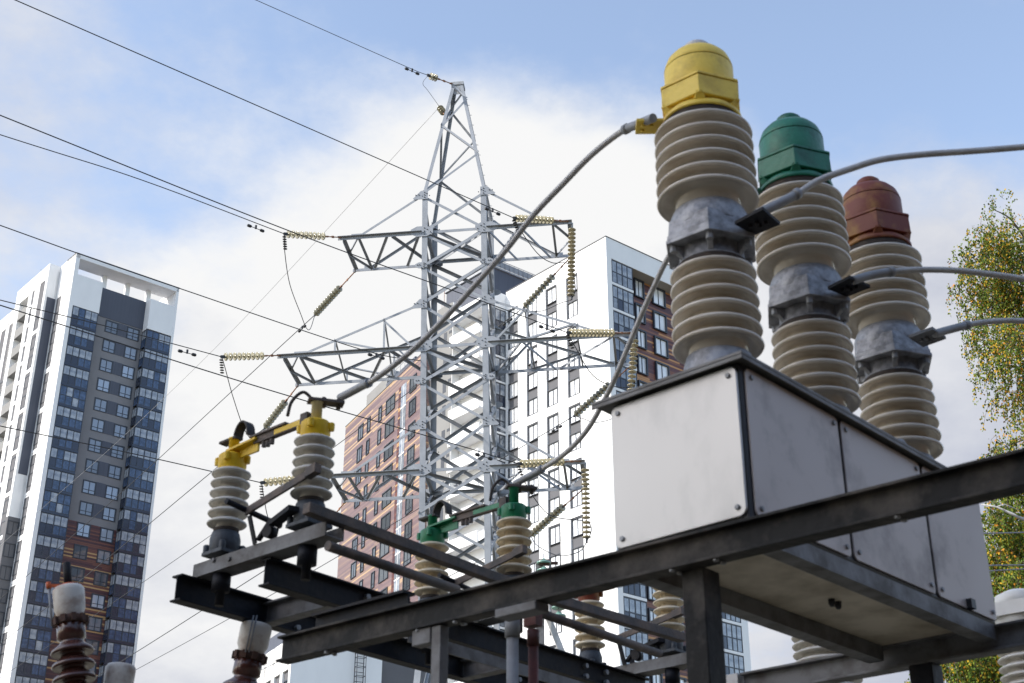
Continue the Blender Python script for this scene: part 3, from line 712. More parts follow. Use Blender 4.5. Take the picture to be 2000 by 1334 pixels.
# ------------------------------------------------------------------ overhead wires
def wire(pts, label, r=0.0155, mt='line_wire', name='overhead_wire', grp=None, n=8, dampers=()):
    P = bez(pts, n); o = MB().tube(P, r, 6).build(name, mt, at=pts[0]); tag(o, label, 'wire', grp)
    for p in dampers:
        p = V(p); k = min(range(len(P) - 1), key=lambda i: (P[i] - p).length); d = (P[k + 1] - P[k]).normalized()
        m = MB(); u = V((0, 0, -0.10)); m.cbox(p + u * 0.5, d, d.cross(V((0, 0, 1))), (0, 0, 1), 0.06, 0.05, 0.14); m.tube([p + u - d * 0.28, p + u + d * 0.28], 0.013, 5)
        for s in (-1, 1): m.lathe([(0.035, -0.08), (0.055, -0.05), (0.055, 0.05), (0.035, 0.08)], p + u + d * 0.25 * s, 10, d)
        m.build('damper', 'line_wire', o)
    return o
GW = 'line conductors strung to the pylon'
def ext(pts, L):
    pts = [V(p) for p in pts]; return pts + [pts[-1] + (pts[-1] - pts[-2]).normalized() * L]
for key, a, px, dm in (('U', 1, ((520, 214), (30, 0)), [(962, 408)]), ('M', 1, ((900, 573), (560, 449), (0, 225)), [(1068, 637)]), ('U', -1, ((278, 352), (0, 263)), [(500, 441)]),
                       ('M', -1, ((215, 639), (0, 586)), [(366, 684)]), ('L', 1, ((870, 862), (500, 754), (0, 596)), [(945, 886)]), ('L', -1, ((250, 884), (0, 832)), [])):
    e = SPEC[key, a, 'f'][1]; side = 'left' if a < 0 else 'right'
    wire(ext([e] + [onpl(*q, e, AZF) for q in px], 14), f'dark line wire running up left from the near string of the {nm[key]} {side} arm', dampers=[onpl(*q, e, AZF) for q in dm], grp=GW)
pleg = PW(-HW, -HW, 23.43 - 0.55)
wire(ext([pleg] + [onpl(*q, pleg, AZF) for q in ((707, 683), (350, 563), (150, 494), (0, 440))], 14), 'dark line wire dead ended on the pylon leg by the middle arms', dampers=[onpl(735, 691, pleg, AZF)], grp=GW)
ptop = PW(-0.2, -0.2, 35.2)
ge = onpl(836, 147, ptop, AZF)
o = string(ptop, ge, 0.62, 'single pale disc on a rusty rod at the pylon top', 'earth wire insulators', pitch=0.5)
wire(ext([ge] + [onpl(*q, ptop, AZF) for q in ((800, 133), (640, 62), (500, 0))], 14), 'thin earth wire rising from the pylon top to the upper left', 0.012, dampers=[onpl(805, 135, ptop, AZF)], grp=GW)
wire([ge, atY(826, 163, ge.y + .3), atY(838, 180, ge.y + .6), PW(-0.42, 0.3, 33.9)], 'thin earthing lead looping from the pylon top to its side', 0.008, name='jumper_wire', grp=None)
p2 = PW(-0.42, 0.3, 33.9); e2_ = onpl(858, 209, p2, AZB)
string(p2, e2_, 0.5, 'small green glass disc beside the pylon peak, on the outgoing earth wire', 'earth wire insulators', pitch=0.4)
wire(ext([e2_] + [onpl(*q, p2, AZB) for q in ((600, 490), (420, 680), (236, 857), (80, 995))], 40), 'pale thin earth wire sloping down left from the pylon peak', 0.010, 'line_wire_pale', grp=GW)
ub = SPEC['U', -1, 'b'][1]; far = onpl(310, 895, ub, AZB); dirb = (far - ub).normalized()
for key in 'UML':
    for a in (-1, 1):
        e = SPEC[key, a, 'b'][1]; side = 'left' if a < 0 else 'right'
        pts = [e, e + dirb * 30 + V((0, 0, 0.05)), e + dirb * 70 + V((0, 0, 0.9)), e + dirb * 115 + V((0, 0, 2.4))]
        wire(pts, f'line wire sloping down away from the far string of the {nm[key]} {side} arm', 0.017, grp=GW, dampers=[e + dirb * 1.2])
jm = lambda pts, lab: wire(pts, lab, 0.015, name='jumper_wire', grp='jumper wires looping under the arms')
def jl(pxs, p, q): return [p] + [atY(u, v, p.y + (q.y - p.y) * t) for (u, v, t) in pxs] + [q]
for key, pxs in (('U', ((556, 490, .1), (566, 555, .35), (588, 615, .6), (598, 640, .72), (606, 642, .85))), ('M', ((440, 720, .1), (455, 775, .35), (478, 840, .6), (500, 862, .8))), ('L', ((516, 975, .1), (527, 1020, .4), (560, 1075, .7)))):
    p, q = SPEC[key, -1, 'f'][1], SPEC[key, -1, 'b'][1]
    o = jm(jl(pxs, p, q), f'slack jumper wire under the {nm[key]} left cross arm')
    m = MB(); d = V((0.02, 0, -1))
    for k in range(6): m.lathe([(0.02, -0.012), (0.075, 0), (0.02, 0.012)], p + V((0.03 * k * 0.3, 0.02 * k, -0.12 - 0.085 * k)), 10, d)
    m.build('spacer_discs', 'line_wire', o)
for key, pxs1, pxs2 in (('U', ((1018, 452, .1), (1050, 495, .35), (1078, 513, .6), (1112, 517, 1.0)), ((1095, 592, .1), (1060, 607, .5), (1035, 607, .8))),
                        ('M', ((1125, 680, .1), (1155, 730, .4), (1190, 752, .7), (1228, 757, 1.0)), ((1205, 812, .2), (1165, 825, .6), (1140, 818, .8))),
                        ('L', ((1022, 935, .1), (1045, 975, .3), (1078, 1008, .6), (1140, 1018, 1.0)), ((1130, 1078, .2), (1090, 1085, .5), (1050, 1066, .8)))):
    p, q, r = SPEC[key, 1, 'f'][1], SPEC[key, 1, 'b'][1], VS[key]
    pts = [p] + [atY(u, v, p.y + (r.y - p.y) * t) for u, v, t in pxs1] + [r + V((0.16, 0, 0.45)), r] + [atY(u, v, r.y + (q.y - r.y) * t) for u, v, t in pxs2] + [q]
    o = jm(pts, f'slack jumper wire held by the hanging string of the {nm[key]} right cross arm')
    m = MB()
    for k in range(6): m.lathe([(0.02, -0.012), (0.075, 0), (0.02, 0.012)], p + V((0.03 * k, 0.02 * k, -0.10 - 0.08 * k)), 10, (0.2, 0, -1))
    m.build('spacer_discs', 'line_wire', o)

# ------------------------------------------------------------------ circuit breaker tank with three bushings
E1, E2 = azv(42.5), azv(-47.5)
KC = V((0.819, 4.6, 0))
def K(a, b, z): return KC + E1 * a + E2 * b + V((0, 0, z))
UPZ = V((0, 0, 1))
CB = thing('circuit_breaker', K(0.95, 0.31, 3.32), 'grey sheet steel breaker tank carrying three tall ribbed bushings with yellow, green and red caps', 'circuit breaker')
def kbox(mb, a0, a1, b0, b1, z0, z1, mi=0): return mb.ob(K(a0, b0, z0), E1 * (a1 - a0), E2 * (b1 - b0), UPZ * (z1 - z0), mi)
m = MB(); kbox(m, 0.02, 1.885, 0.02, 0.608, 3.318, 3.917); tank = m.build('tank', 'seam_black', CB, bevel=0.012)
m = MB(); kbox(m, -0.022, 1.93, -0.022, 0.675, 3.922, 3.936); kbox(m, -0.022, -0.016, -0.022, 0.675, 3.905, 3.9215); kbox(m, -0.0155, 1.93, -0.022, -0.016, 3.905, 3.9215)
m.build('lid', 'lid_steel', CB, bevel=0.003)
def rpanel(o, ax, nrm, L, H, r, th, name, mt):
    """sheet cover with rounded corners and a bolt near each corner"""
    o, ax, nrm = V(o), V(ax), V(nrm); pts = []
    for (cx, cy, a0) in ((L - r, r, -90), (L - r, H - r, 0), (r, H - r, 90), (r, r, 180)):
        for k in range(7): t = R_(a0 + 15 * k); pts.append((cx + r * math.cos(t), cy + r * math.sin(t)))
    n = len(pts); A = [o + ax * x + UPZ * y for x, y in pts]; Bq = [p + nrm * th for p in A]
    mb = MB(); fl = ax.cross(UPZ).dot(nrm) > 0
    fs = [tuple(range(n, 2 * n)), tuple(reversed(range(n)))] + [(i, (i + 1) % n, n + (i + 1) % n, n + i) for i in range(n)]
    mb.add(A + Bq, fs if fl else [f[::-1] for f in fs])
    q = 0.034
    mb.bolts([o + nrm * th + ax * x + UPZ * y for x, y in ((q, q), (L - q, q), (q, H - q), (L - q, H - q))], nrm, 0.011, 0.008, 1)
    mb.build(name, [mt, 'galvanised_worn'], CB, bevel=0.003)
rpanel(K(0.02, 0.028, 3.335), E2, -E1, 0.575, 0.568, 0.03, 0.012, 'end_cover', 'panel_steel')
for a0, a1 in ((0.045, 0.678), (0.700, 1.335), (1.357, 1.880)): rpanel(K(a0, 0.02, 3.335), E1, -E2, a1 - a0, 0.568, 0.024, 0.009, 'side_cover', 'panel_warm')
m = MB(); kbox(m, 0.05, 1.87, 0.05, 0.58, 3.309, 3.317); ub_ = m.build('bottom_plate', 'tank_underside', CB)
m = MB()
for a in (1.02, 1.07): m.lathe([(0.014, 0), (0.014, 0.02), (0.008, 0.03)], K(a, 0.30 + a * .01, 3.308), 8, (0, 0, -1))
m.build('drain_plug', 'seam_black', ub_)
def ring(mb, c, r, t, axis, n=20, arc=math.pi):
    ax = V(axis).normalized(); pts = [V(c) + ax * math.cos(arc * k / n) * r + UPZ * math.sin(arc * k / n) * r for k in range(n + 1)]
    return mb.tube(pts, t, 8)
m = MB(); ring(m, K(1.22, 0.02, 3.936), 0.035, 0.010, E1); m.build('lifting_eye', 'galvanised', CB)
m = MB(); ring(m, K(0.72, 0.03, 3.936), 0.018, 0.009, E1); m.build('lifting_eye', 'dark_steel', CB)
m = MB(); kbox(m, 1.60, 1.64, -0.012, 0.02, 3.335, 3.375); m.build('latch', 'seam_black', CB)

def shed(zc, r, rc, p):
    """one rain shed: flat hollow underside, rounded rim, sloping top"""
    w_ = r - rc
    return [(rc, zc - 0.10 * p), (rc + 0.10 * w_, zc + 0.06 * p), (rc + 0.45 * w_, zc + 0.05 * p), (r - 0.020, zc - 0.06 * p), (r - 0.012, zc - 0.15 * p), (r - 0.004, zc - 0.13 * p), (r, zc - 0.02 * p),
            (r - 0.002, zc + 0.09 * p), (r - 0.011, zc + 0.19 * p), (rc + 0.55 * w_, zc + 0.32 * p), (rc + 0.18 * w_, zc + 0.44 * p), (rc, zc + 0.60 * p)]
HEX0 = 190
def hexp(mb, c, r, z0, z1, r1=None, mi=0): return mb.lathe([(r, z0), (r1 or r, z1)], c, 6, ref=azv(HEX0), smooth=False, mi=mi)
def plate(pts, z, t=0.012):
    mb = MB(); P = [V((p.x, p.y, z)) for p in pts]; c = sum(P, V((0, 0, 0))) / 4
    if (P[1] - P[0]).cross(P[2] - P[1]).z < 0: P.reverse()
    mb.add(P + [p + UPZ * t for p in P], [(3, 2, 1, 0), (4, 5, 6, 7), (0, 1, 5, 4), (1, 2, 6, 5), (2, 3, 7, 6), (3, 0, 4, 7)])
    for k in (0.30, 0.62):
        for q in (-0.018, 0.018):
            d = (P[2] - P[0]) * 0.5
            mb.lathe([(0.009, -0.014), (0.009, 0)], c + (P[1] - P[0]) * (k - 0.45) * 0.7 + d.normalized() * q, 6)
    return mb
plates = ([(1435, 438), (1490, 409), (1524, 439), (1473, 460)], [(1617, 565), (1660, 543), (1700, 562), (1655, 580)], [(1775, 660), (1822, 643), (1848, 662), (1803, 678)])
AX = []
for i, (cap, knob, word) in enumerate((('paint_yellow', 'pale_steel', 'yellow'), ('paint_green', 'paint_green', 'green'), ('paint_red', 'paint_red', 'weathered red'))):
    a = K(0.335 + 0.742 * i, 0.31, 0); AX.append(a); base = a + UPZ * 3.936
    m = MB(); m.lathe([(0.150, 3.936), (0.150, 3.95), (0.142, 4.09), (0.130, 4.13)], a, 40)
    bu = m.build('bushing', 'cast_silver', CB, at=base, autos=True); bu['label'] = f'{word} capped bushing'
    pr = [(0.118, 4.115)]
    for k in range(6): pr += shed(4.179 + 0.0642 * k, 0.182 - 0.0014 * k, 0.118, 0.0642)
    pr += [(0.118, 4.55)]
    MB().lathe(pr, a, 56).build('lower_porcelain', 'porcelain_grey', bu)
    MB().lathe([(0.138, 4.522), (0.138, 4.552)], a, 40).build('sealing_ring', 'cement', bu)
    m = MB(); m.lathe([(0.143, 4.545), (0.132, 4.56), (0.132, 4.618)], a, 40)
    for k in range(6):
        d = azv(HEX0 + 60 * k + (0 if k % 2 else 0)); s = d.cross(UPZ) * 0.012
        b0 = a + d * 0.130 + UPZ * 4.553; m.add([b0 - s, b0 + s, a + d * 0.188 + s + UPZ * 4.612, a + d * 0.188 - s + UPZ * 4.612, a + d * 0.12 - s + UPZ * 4.612, a + d * 0.12 + s + UPZ * 4.612], [(0, 1, 2, 3), (0, 3, 4), (1, 5, 2), (3, 2, 5, 4)])
    hexp(m, a, 0.205, 4.612, 4.630); hexp(m, a, 0.199, 4.6305, 4.652); hexp(m, a, 0.194, 4.6525, 4.725, 0.186); m.lathe([(0.166, 4.70), (0.164, 4.755), (0.150, 4.79), (0.142, 4.80)], a, 40)
    m.bolts([a + azv(HEX0 + 60 * k) * 0.172 + UPZ * 4.612 for k in range(6)], (0, 0, -1), 0.016, 0.03, 1); m.build('flange', ['cast_silver', 'galvanised_worn'], bu, bevel=0.003)
    plate([atz(*q, 4.635) for q in plates[i]], 4.635, 0.014).build('terminal_plate', 'grey_steel' if i == 2 else 'dark_steel', bu)
    pr = [(0.136, 4.79)]
    for k in range(6): pr += shed(4.857 + 0.0648 * k, 0.212 - 0.0006 * k, 0.136, 0.0648)
    pr += [(0.136, 5.23)]
    MB().lathe(pr, a, 56).build('upper_porcelain', 'porcelain_grey', bu)
    MB().lathe([(0.155, 5.20), (0.162, 5.255)], a, 40).build('cement_ring', 'cement', bu)
    m = MB(); m.lathe([(0.170, 5.245), (0.170, 5.262), (0.150, 5.285), (0.147, 5.30)], a, 40)
    for k in range(6):
        d = azv(HEX0 + 60 * k); s = d.cross(UPZ) * 0.030
        for sg in (1,):
            b0 = a + d * 0.150 + UPZ * 5.248; m.add([b0 - s, b0 + s, a + d * 0.188 + s * .4 + UPZ * 5.30, a + d * 0.188 - s * .4 + UPZ * 5.30, a + d * 0.12 - s + UPZ * 5.32, a + d * 0.12 + s + UPZ * 5.32], [(0, 1, 2, 3), (0, 3, 4), (1, 5, 2), (3, 2, 5, 4)])
    hexp(m, a, 0.189, 5.288, 5.385, 0.186); hexp(m, a, 0.191, 5.3865, 5.400, 0.189)
    m.lathe([(0.150, 5.36), (0.150, 5.522)], a, 48); m.lathe([(0.151, 5.524), (0.146, 5.545), (0.135, 5.575), (0.112, 5.602), (0.075, 5.618), (0.056, 5.624)], a, 48)
    c = m.build('cap', cap, bu, bevel=0.003)
    MB().lathe([(0.062, 5.622), (0.058, 5.66), (0.045, 5.672), (0.0, 5.674)], a, 28).build('knob', knob, bu)
    MB().lathe([(0.148, 5.522), (0.148, 5.5245)], a, 48).build('cap_seam', 'seam_black', bu)
    m = MB(); p0 = a + V((-0.17, 0.0, 5.235)); dd = V((-0.96, 0.02, 0)).normalized(); s = V((-dd.y, dd.x, 0))
    m.ob(p0 - s * 0.05, dd * 0.115, s * 0.10, UPZ * 0.014); m.bolts([p0 + dd * 0.05 + s * 0.02, p0 + dd * 0.085 - s * 0.02, p0 + dd * 0.085 + s * 0.02], (0, 0, -1), 0.010, 0.012)
    m.build('top_terminal', cap, bu, bevel=0.002)

# ------------------------------------------------------------------ steel stand under the breaker
SP = V((0.819, 4.6, 0)) - E1 * 0.035
EB2 = azv(-49.3)
def FB(s, z): return SP + EB2 * s + V((0, 0, z))
ST = thing('steel_stand', FB(0, 0), 'dark steel stand of crossing beams and posts that carries the breaker tank', 'steel frame')
m = MB(); m.ibeam(FB(-1.9, 3.232), FB(2.36, 3.240), 0.112, 0.072, 0.008, 0.011)
for q in (0.12, 0.30, 1.32, 1.52, 2.05, -0.55): m.bolts([FB(q, 3.184) - E1 * 0.022, FB(q, 3.184) + E1 * 0.022], (0, 0, -1), 0.011, 0.012, 1)
m.build('near_beam', ['beam_steel', 'galvanised_worn'], ST, bevel=0.002)
m = MB(); m.ibeam(K(1.86, 1.30, 3.255), K(1.86, -0.9, 3.255), 0.11, 0.08, 0.009, 0.011); m.build('far_beam', 'grey_steel', ST, bevel=0.002)
m = MB(); m.prof(K(1.86, 1.305, 3.255), K(1.86, 1.79, 3.255), [(-.05, -.055), (.05, -.055), (.05, .055), (-.05, .055)]); m.build('lit_beam_end', 'pale_steel', ST, bevel=0.003)  # left end of the far beam, its lit look put into the pale colour
for b0, fx in ((0.0, 1), (0.53, 1)):
    m = MB(); [(kbox(m, r0, r1, b0, b0 + 0.075, 3.240, 3.248), kbox(m, r0, r1, b0, b0 + 0.008, 3.2485, 3.307), kbox(m, r0, r1, b0 + 0.0085, b0 + 0.075, 3.299, 3.307)) for r0, r1 in ((0.006, 1.815),)]; m.build('rail', 'grey_steel', ST)
p = atz(1368, 1116, 3.185)
m = MB(); m.prof((p.x, p.y, 0), (p.x, p.y, 3.183), [(-.052, -.045), (.052, -.045), (.052, .045), (-.052, .045)], up=EB2); m.build('post', 'beam_steel', ST, bevel=0.004)
p = K(1.86, 0.36, 0); m = MB(); m.prof(p, p + UPZ * 3.198, [(-.055, -.05), (.055, -.05), (.055, .05), (-.055, .05)], up=E1); m.build('post', 'dark_steel', ST, bevel=0.004)
p = FB(1.42, 0); m = MB(); m.prof(p, p + UPZ * 3.18, [(-.024, -.024), (.024, -.024), (.024, .024), (-.024, .024)], up=EB2); m.build('post', 'grey_steel', ST, bevel=0.003)
m = MB(); m.cbox(FB(1.00, 3.165), EB2, E1, UPZ, 0.20, 0.08, 0.034); m.build('bracket', 'grey_steel', ST, bevel=0.004)
m = MB(); m.cbox(FB(1.50, 3.150), EB2, E1, UPZ, 0.10, 0.05, 0.065); m.build('bracket', 'grey_steel', ST, bevel=0.004)
m = MB(); m.ibeam(FB(1.66, 3.34) + E1 * 0.06, FB(2.22, 3.34) + E1 * 0.06, 0.085, 0.07, 0.01, 0.012); m.build('packing_beam', 'dark_steel', ST)

# ------------------------------------------------------------------ disconnector: three poles on two long beams
O0 = V((-1.378, 6.546, 3.80)); eB, eA = azv(132), azv(39)
def D(s, x, z): return O0 + eA * s + eB * x + V((0, 0, z))
DF = thing('switch_gantry', D(0.9, 0.3, -3.8), 'long dark steel beams carrying the three disconnector poles beyond the breaker', 'steel frame')
for x, s0, nm_ in ((-0.155, -0.15, 'long_beam'), (0.36, -0.03, 'long_beam')):
    m = MB(); m.ibeam(D(s0, x, -0.155), D(3.05, x, -0.155), 0.128, 0.075, 0.008, 0.010)
    for s in (0.62, 0.90, 2.42, 2.62): m.bolts([D(s, x + 0.005, -0.13), D(s, x + 0.005, -0.19)], eB, 0.016, 0.025, 1)
    m.build(nm_, ['dark_steel', 'galvanised_worn'], DF, bevel=0.002)
for s in (0.42, 1.92): m = MB(); m.ibeam(D(s, -0.145, -0.165), D(s, 0.35, -0.165), 0.11, 0.07, 0.008, 0.010); m.build('cross_beam', 'grey_steel', DF, bevel=0.002)
m = MB(); m.prof(D(0.9, 0.40, -0.27), D(2.9, 0.40, -0.27), [(-.006, -.03), (.006, -.03), (.006, .03), (-.006, .03)]); m.build('tie_strip', 'grey_steel', DF)
for s in (2.95,):
    p = D(s, 0.36, 0); m = MB(); m.prof((p.x, p.y, 0), (p.x, p.y, 3.575), [(-.05, -.05), (.05, -.05), (.05, .05), (-.05, .05)], up=eA); m.build('post', 'dark_steel', DF, bevel=0.003)

def post_insulator(root, s, x, porc, capm, cap_hi):
    b = D(s, x, 0)
    pr = [(0.052, 0.125)]
    for k in range(6): pr += shed(0.163 + 0.0512 * k, 0.097, 0.050, 0.0512)
    pr += [(0.056, 0.455)]
    o = MB().lathe(pr, b, 44).build('post_insulator', porc, root, at=b)
    m = MB(); m.cbox(b + UPZ * 0.008, eB, eA, UPZ, 0.155, 0.155, 0.018); m.lathe([(0.074, 0.018), (0.074, 0.085), (0.066, 0.115), (0.060, 0.120)], b, 28)
    for k in range(4): m.lathe([(0.016, 0.012), (0.016, 0.05), (0.010, 0.056)], b + (eB * (1 if k % 2 else -1) + eA * (1 if k < 2 else -1)) * 0.062, 10)
    m.build('base_casting', 'cast_grey', o, bevel=0.002)
    MB().lathe([(0.060, 0.118), (0.062, 0.136)], b, 28).build('cement_ring', 'cement', o)
    m = MB(); m.lathe([(0.050, 0.432), (0.064, 0.437), (0.066, 0.452), (0.070, 0.458), (0.070, 0.512), (0.062, 0.520), (0.03, 0.524)], b, 32)
    for k in range(4):
        d = azv(100 + 90 * k); m.lathe([(0.015, -0.012), (0.016, 0), (0.016, 0.022), (0.012, 0.026)], b + d * 0.076 + UPZ * 0.485, 10); m.cbox(b + d * 0.066 + UPZ * 0.495, d, d.cross(UPZ), UPZ, 0.03, 0.022, 0.03)
    m.build('cap', capm, o, autos=True)
    return o
def pole(s, capm, colm, porc, label, flip=False):
    root = thing('disconnector_pole', D(s, 0.3, -0.02), label, 'disconnector pole', 'three disconnector poles in a row')
    m = MB(); m.prof(D(s, -0.16, -0.052), D(s, 0.80, -0.052), [(-.055, -.034), (.055, -.034), (.055, .034), (.047, .034), (.047, -.026), (-.047, -.026), (-.047, .034), (-.055, .034)]); m.bolts([D(s, 0.12, -0.05) - eA * 0.055, D(s, 0.0, -0.03) - eA * 0.055], -eA, 0.012, 0.01)
    m.build('base_channel', 'grey_steel', root, bevel=0.002)
    post_insulator(root, s, 0.0, porc, capm, 0); post_insulator(root, s, 0.62, porc, capm, 1)
    for x in (0, 0.62):
        m = MB(); m.lathe([(0.03, -0.02), (0.03, -0.09), (0.045, -0.09), (0.045, -0.17), (0.022, -0.17), (0.022, -0.24)], D(s, x, 0), 16); m.build('bearing', 'dark_steel', root)
        m = MB(); h = 0.60 if x == 0 else 0.615
        m.lathe([(0.026, 0.52), (0.026, h), (0.030, h + 0.002), (0.030, h + 0.010), (0.0, h + 0.012)], D(s, x, 0), 18); m.build('terminal_post', colm if x else capm, root)
    m = MB()  # flat painted arm reaching toward the blade
    m.add([D(s, 0.0, 0.525) - eA * 0.05, D(s, 0.0, 0.525) + eA * 0.05, D(s, 0.20, 0.545) + eA * 0.03, D(s, 0.20, 0.545) - eA * 0.03, D(s, 0.0, 0.535) - eA * 0.05, D(s, 0.0, 0.535) + eA * 0.05, D(s, 0.20, 0.556) + eA * 0.03, D(s, 0.20, 0.556) - eA * 0.03],
          [(0, 1, 2, 3), (7, 6, 5, 4), (0, 4, 5, 1), (1, 5, 6, 2), (2, 6, 7, 3), (3, 7, 4, 0)]); m.cbox(D(s, 0.12, 0.515), eB, eA, UPZ, 0.16, 0.012, 0.05)
    m.build('contact_arm', capm, root)
    m = MB(); m.bar(D(s, 0.17, 0.548), D(s, 0.60, 0.545), 0.028, 0.034); m.bar(D(s, 0.15, 0.57), D(s, 0.42, 0.57), 0.05, 0.010); m.cbox(D(s, 0.56, 0.54), eB, eA, UPZ, 0.05, 0.06, 0.075)
    m.bolts([D(s, 0.24, 0.53), D(s, 0.30, 0.53), D(s, 0.27, 0.525)], (0, 0, -1), 0.012, 0.03)
    b = m.build('blade', 'rusty_bar', root)
    m = MB(); m.bar(D(s, 0.33, 0.548), D(s, 0.54, 0.546), 0.032, 0.026); m.build('painted_sleeve', capm, b)
    # flexible strap looped over the left terminal, lug plate on the right one
    c = D(s, 0.03, 0.60); pts = [c + eB * (0.045 - 0.05 * math.cos(t)) + UPZ * (0.075 * math.sin(t)) for t in [R_(10 + 16 * k) for k in range(12)]]
    m = MB()
    for i in range(len(pts) - 1): m.bar(pts[i], pts[i + 1], 0.05, 0.009, up=pts[i] - c + eA * 0.001)
    m.cbox(D(s, -0.03, 0.605), eB, eA, UPZ, 0.13, 0.05, 0.012); m.build('flexible_strap', 'copper_strap', root)
    m = MB(); t = D(s, 0.62, 0.622); lx = (eB * 0.55 + eA * 0.83).normalized()
    m.ob(t - lx * 0.045 - lx.cross(UPZ) * 0.032, lx * 0.17, lx.cross(UPZ) * 0.064, UPZ * 0.013)
    for k in (0.03, 0.10): m.lathe([(0.011, -0.022), (0.011, 0.03)], t + lx * k, 6)
    m.build('terminal_plate', 'rusty_bar', root)
    m = MB(); m.tube(bez([t - lx * 0.02 + UPZ * .01, t - lx * 0.07 + UPZ * 0.045, t - lx * 0.12 - UPZ * 0.01, t - lx * 0.135 - UPZ * 0.085], 6), 0.008, 7); m.build('lead_wire', 'copper_strap', root)
    # earthing blade, its shaft and brackets
    p0, p1 = D(s, 0.27, 0.135) - eA * 0.10, D(s, 0.80, 0.205) - eA * 0.13
    m = MB(); m.bar(p0, p1, 0.014, 0.034); m.cbox(p1 - (p1 - p0) * 0.06, p1 - p0, eA, UPZ, 0.075, 0.04, 0.042); e = m.build('earthing_blade', 'rusty_bar', root)
    m = MB(); m.tube([D(s, 0.27, 0.155) - eA * 0.22, D(s, 0.27, 0.125) + eA * 0.12], 0.014, 10); m.build('shaft', 'dark_steel', root)
    m = MB(); m.bar(D(s, 0.30, 0.11) - eA * .1, D(s, 0.31, -0.02) - eA * .06, 0.03, 0.008); m.bar(D(s, 0.32, 0.0) - eA * .05, D(s, 0.42, 0.075) - eA * .06, 0.022, 0.016); m.build('linkage', 'dark_steel', root); m = MB(); m.bar(D(s, 0.26, 0.11) + eA * .1, D(s, 0.28, -0.02) + eA * .06, 0.03, 0.008); m.build('linkage', 'dark_steel', root); m = MB(); m.bar(D(s, 0.42, 0.055) - eA * .05, D(s, 0.62, 0.070) - eA * .1, 0.05, 0.024)
    m.build('crank_arm', 'dark_steel', root); MB().lathe([(0.03, 0), (0.03, 0.04)], D(s, 0.40, 0.02) - eA * .07, 12, eA).build('crank_pivot', 'dark_steel', root)
    return root
S1, S2 = 1.475, 2.97
pole(0, 'paint_yellow_fresh', 'paint_cream', 'porcelain_white', 'yellow capped disconnector pole nearest the camera with two white ribbed posts')
pole(S1, 'paint_green_fresh', 'paint_green_fresh', 'porcelain_cream', 'green capped disconnector pole with two cream ribbed posts and a dark strap')
pole(S2, 'paint_red', 'paint_red', 'porcelain_cream', 'red capped disconnector pole mostly hidden behind the long beam')
GD = 'drive rods linking the disconnector poles'
st = atY(598, 990, 5.88); zA = 3.78
def along(p, s): return p + azv(42) * s
for (u0, v0, u1, v1, sec, lab) in ((598, 992, 992, 1139, 1, 'square rusty bar from the yellow pole to the green pole'), (1075, 1169, 1332, 1246, 1, 'square rusty bar from the green pole to the red pole')):
    p = onpl(u0, v0, st, 42); q = onpl(u1, v1, st, 42); m = MB(); m.bar(p, q, 0.05, 0.05)
    tag(m.build('drive_bar', 'rusty_bar', at=p, bevel=0.004), lab, 'drive rod', GD)
st = atY(645, 1068, 5.92)
for (u0, v0, u1, v1, mt, lab) in ((640, 1066, 893, 1152, 'rusty_bar', 'round rusty tube below the bar between yellow and green poles'), (1045, 1194, 1288, 1277, 'rusty_bar', 'round reddish tube below the bar between green and red poles')):
    p = onpl(u0, v0, st, 42); q = onpl(u1, v1, st, 42); tag(MB().tube([p, q], 0.023, 14).build('drive_tube', mt, at=p), lab, 'drive rod', GD)
p = atY(1001, 1207, 6.05); m = MB(); m.tube([(p.x, p.y, 0), (p.x, p.y, p.z - 0.06)], 0.026, 16); m.lathe([(0.034, -0.085), (0.034, -0.01), (0.028, 0)], p, 18)
tag(m.build('vertical_pipe', 'galvanised_worn', at=(p.x, p.y, 0)), 'grey vertical operating pipe below the long beam', 'pipe')
p = atY(1041, 1200, 6.10); m = MB(); m.tube([(p.x, p.y, 0), (p.x, p.y, p.z - 0.08)], 0.022, 16); m.lathe([(0.027, -0.14), (0.027, -0.07)], p, 18); m.cbox(p - UPZ * 0.01, eB, eA, UPZ, 0.07, 0.05, 0.09)
tag(m.build('vertical_pipe', 'paint_dull_red', at=(p.x, p.y, 0)), 'red vertical operating pipe beside the grey one', 'pipe')
p = atY(920, 1150, 6.3); m = MB(); ring(m, p - UPZ * 0.06, 0.036, 0.011, eB, 20); m.tube([p - UPZ * .06 + eB * .036, p - UPZ * .16 + eB * .036], .011, 8); m.tube([p - UPZ * .06 - eB * .036, p - UPZ * .16 - eB * .036], .011, 8)
tag(m.build('cable_hoop', 'galvanised_worn', at=p), 'small grey bent pipe hoop beside the green pole', 'pipe hoop')

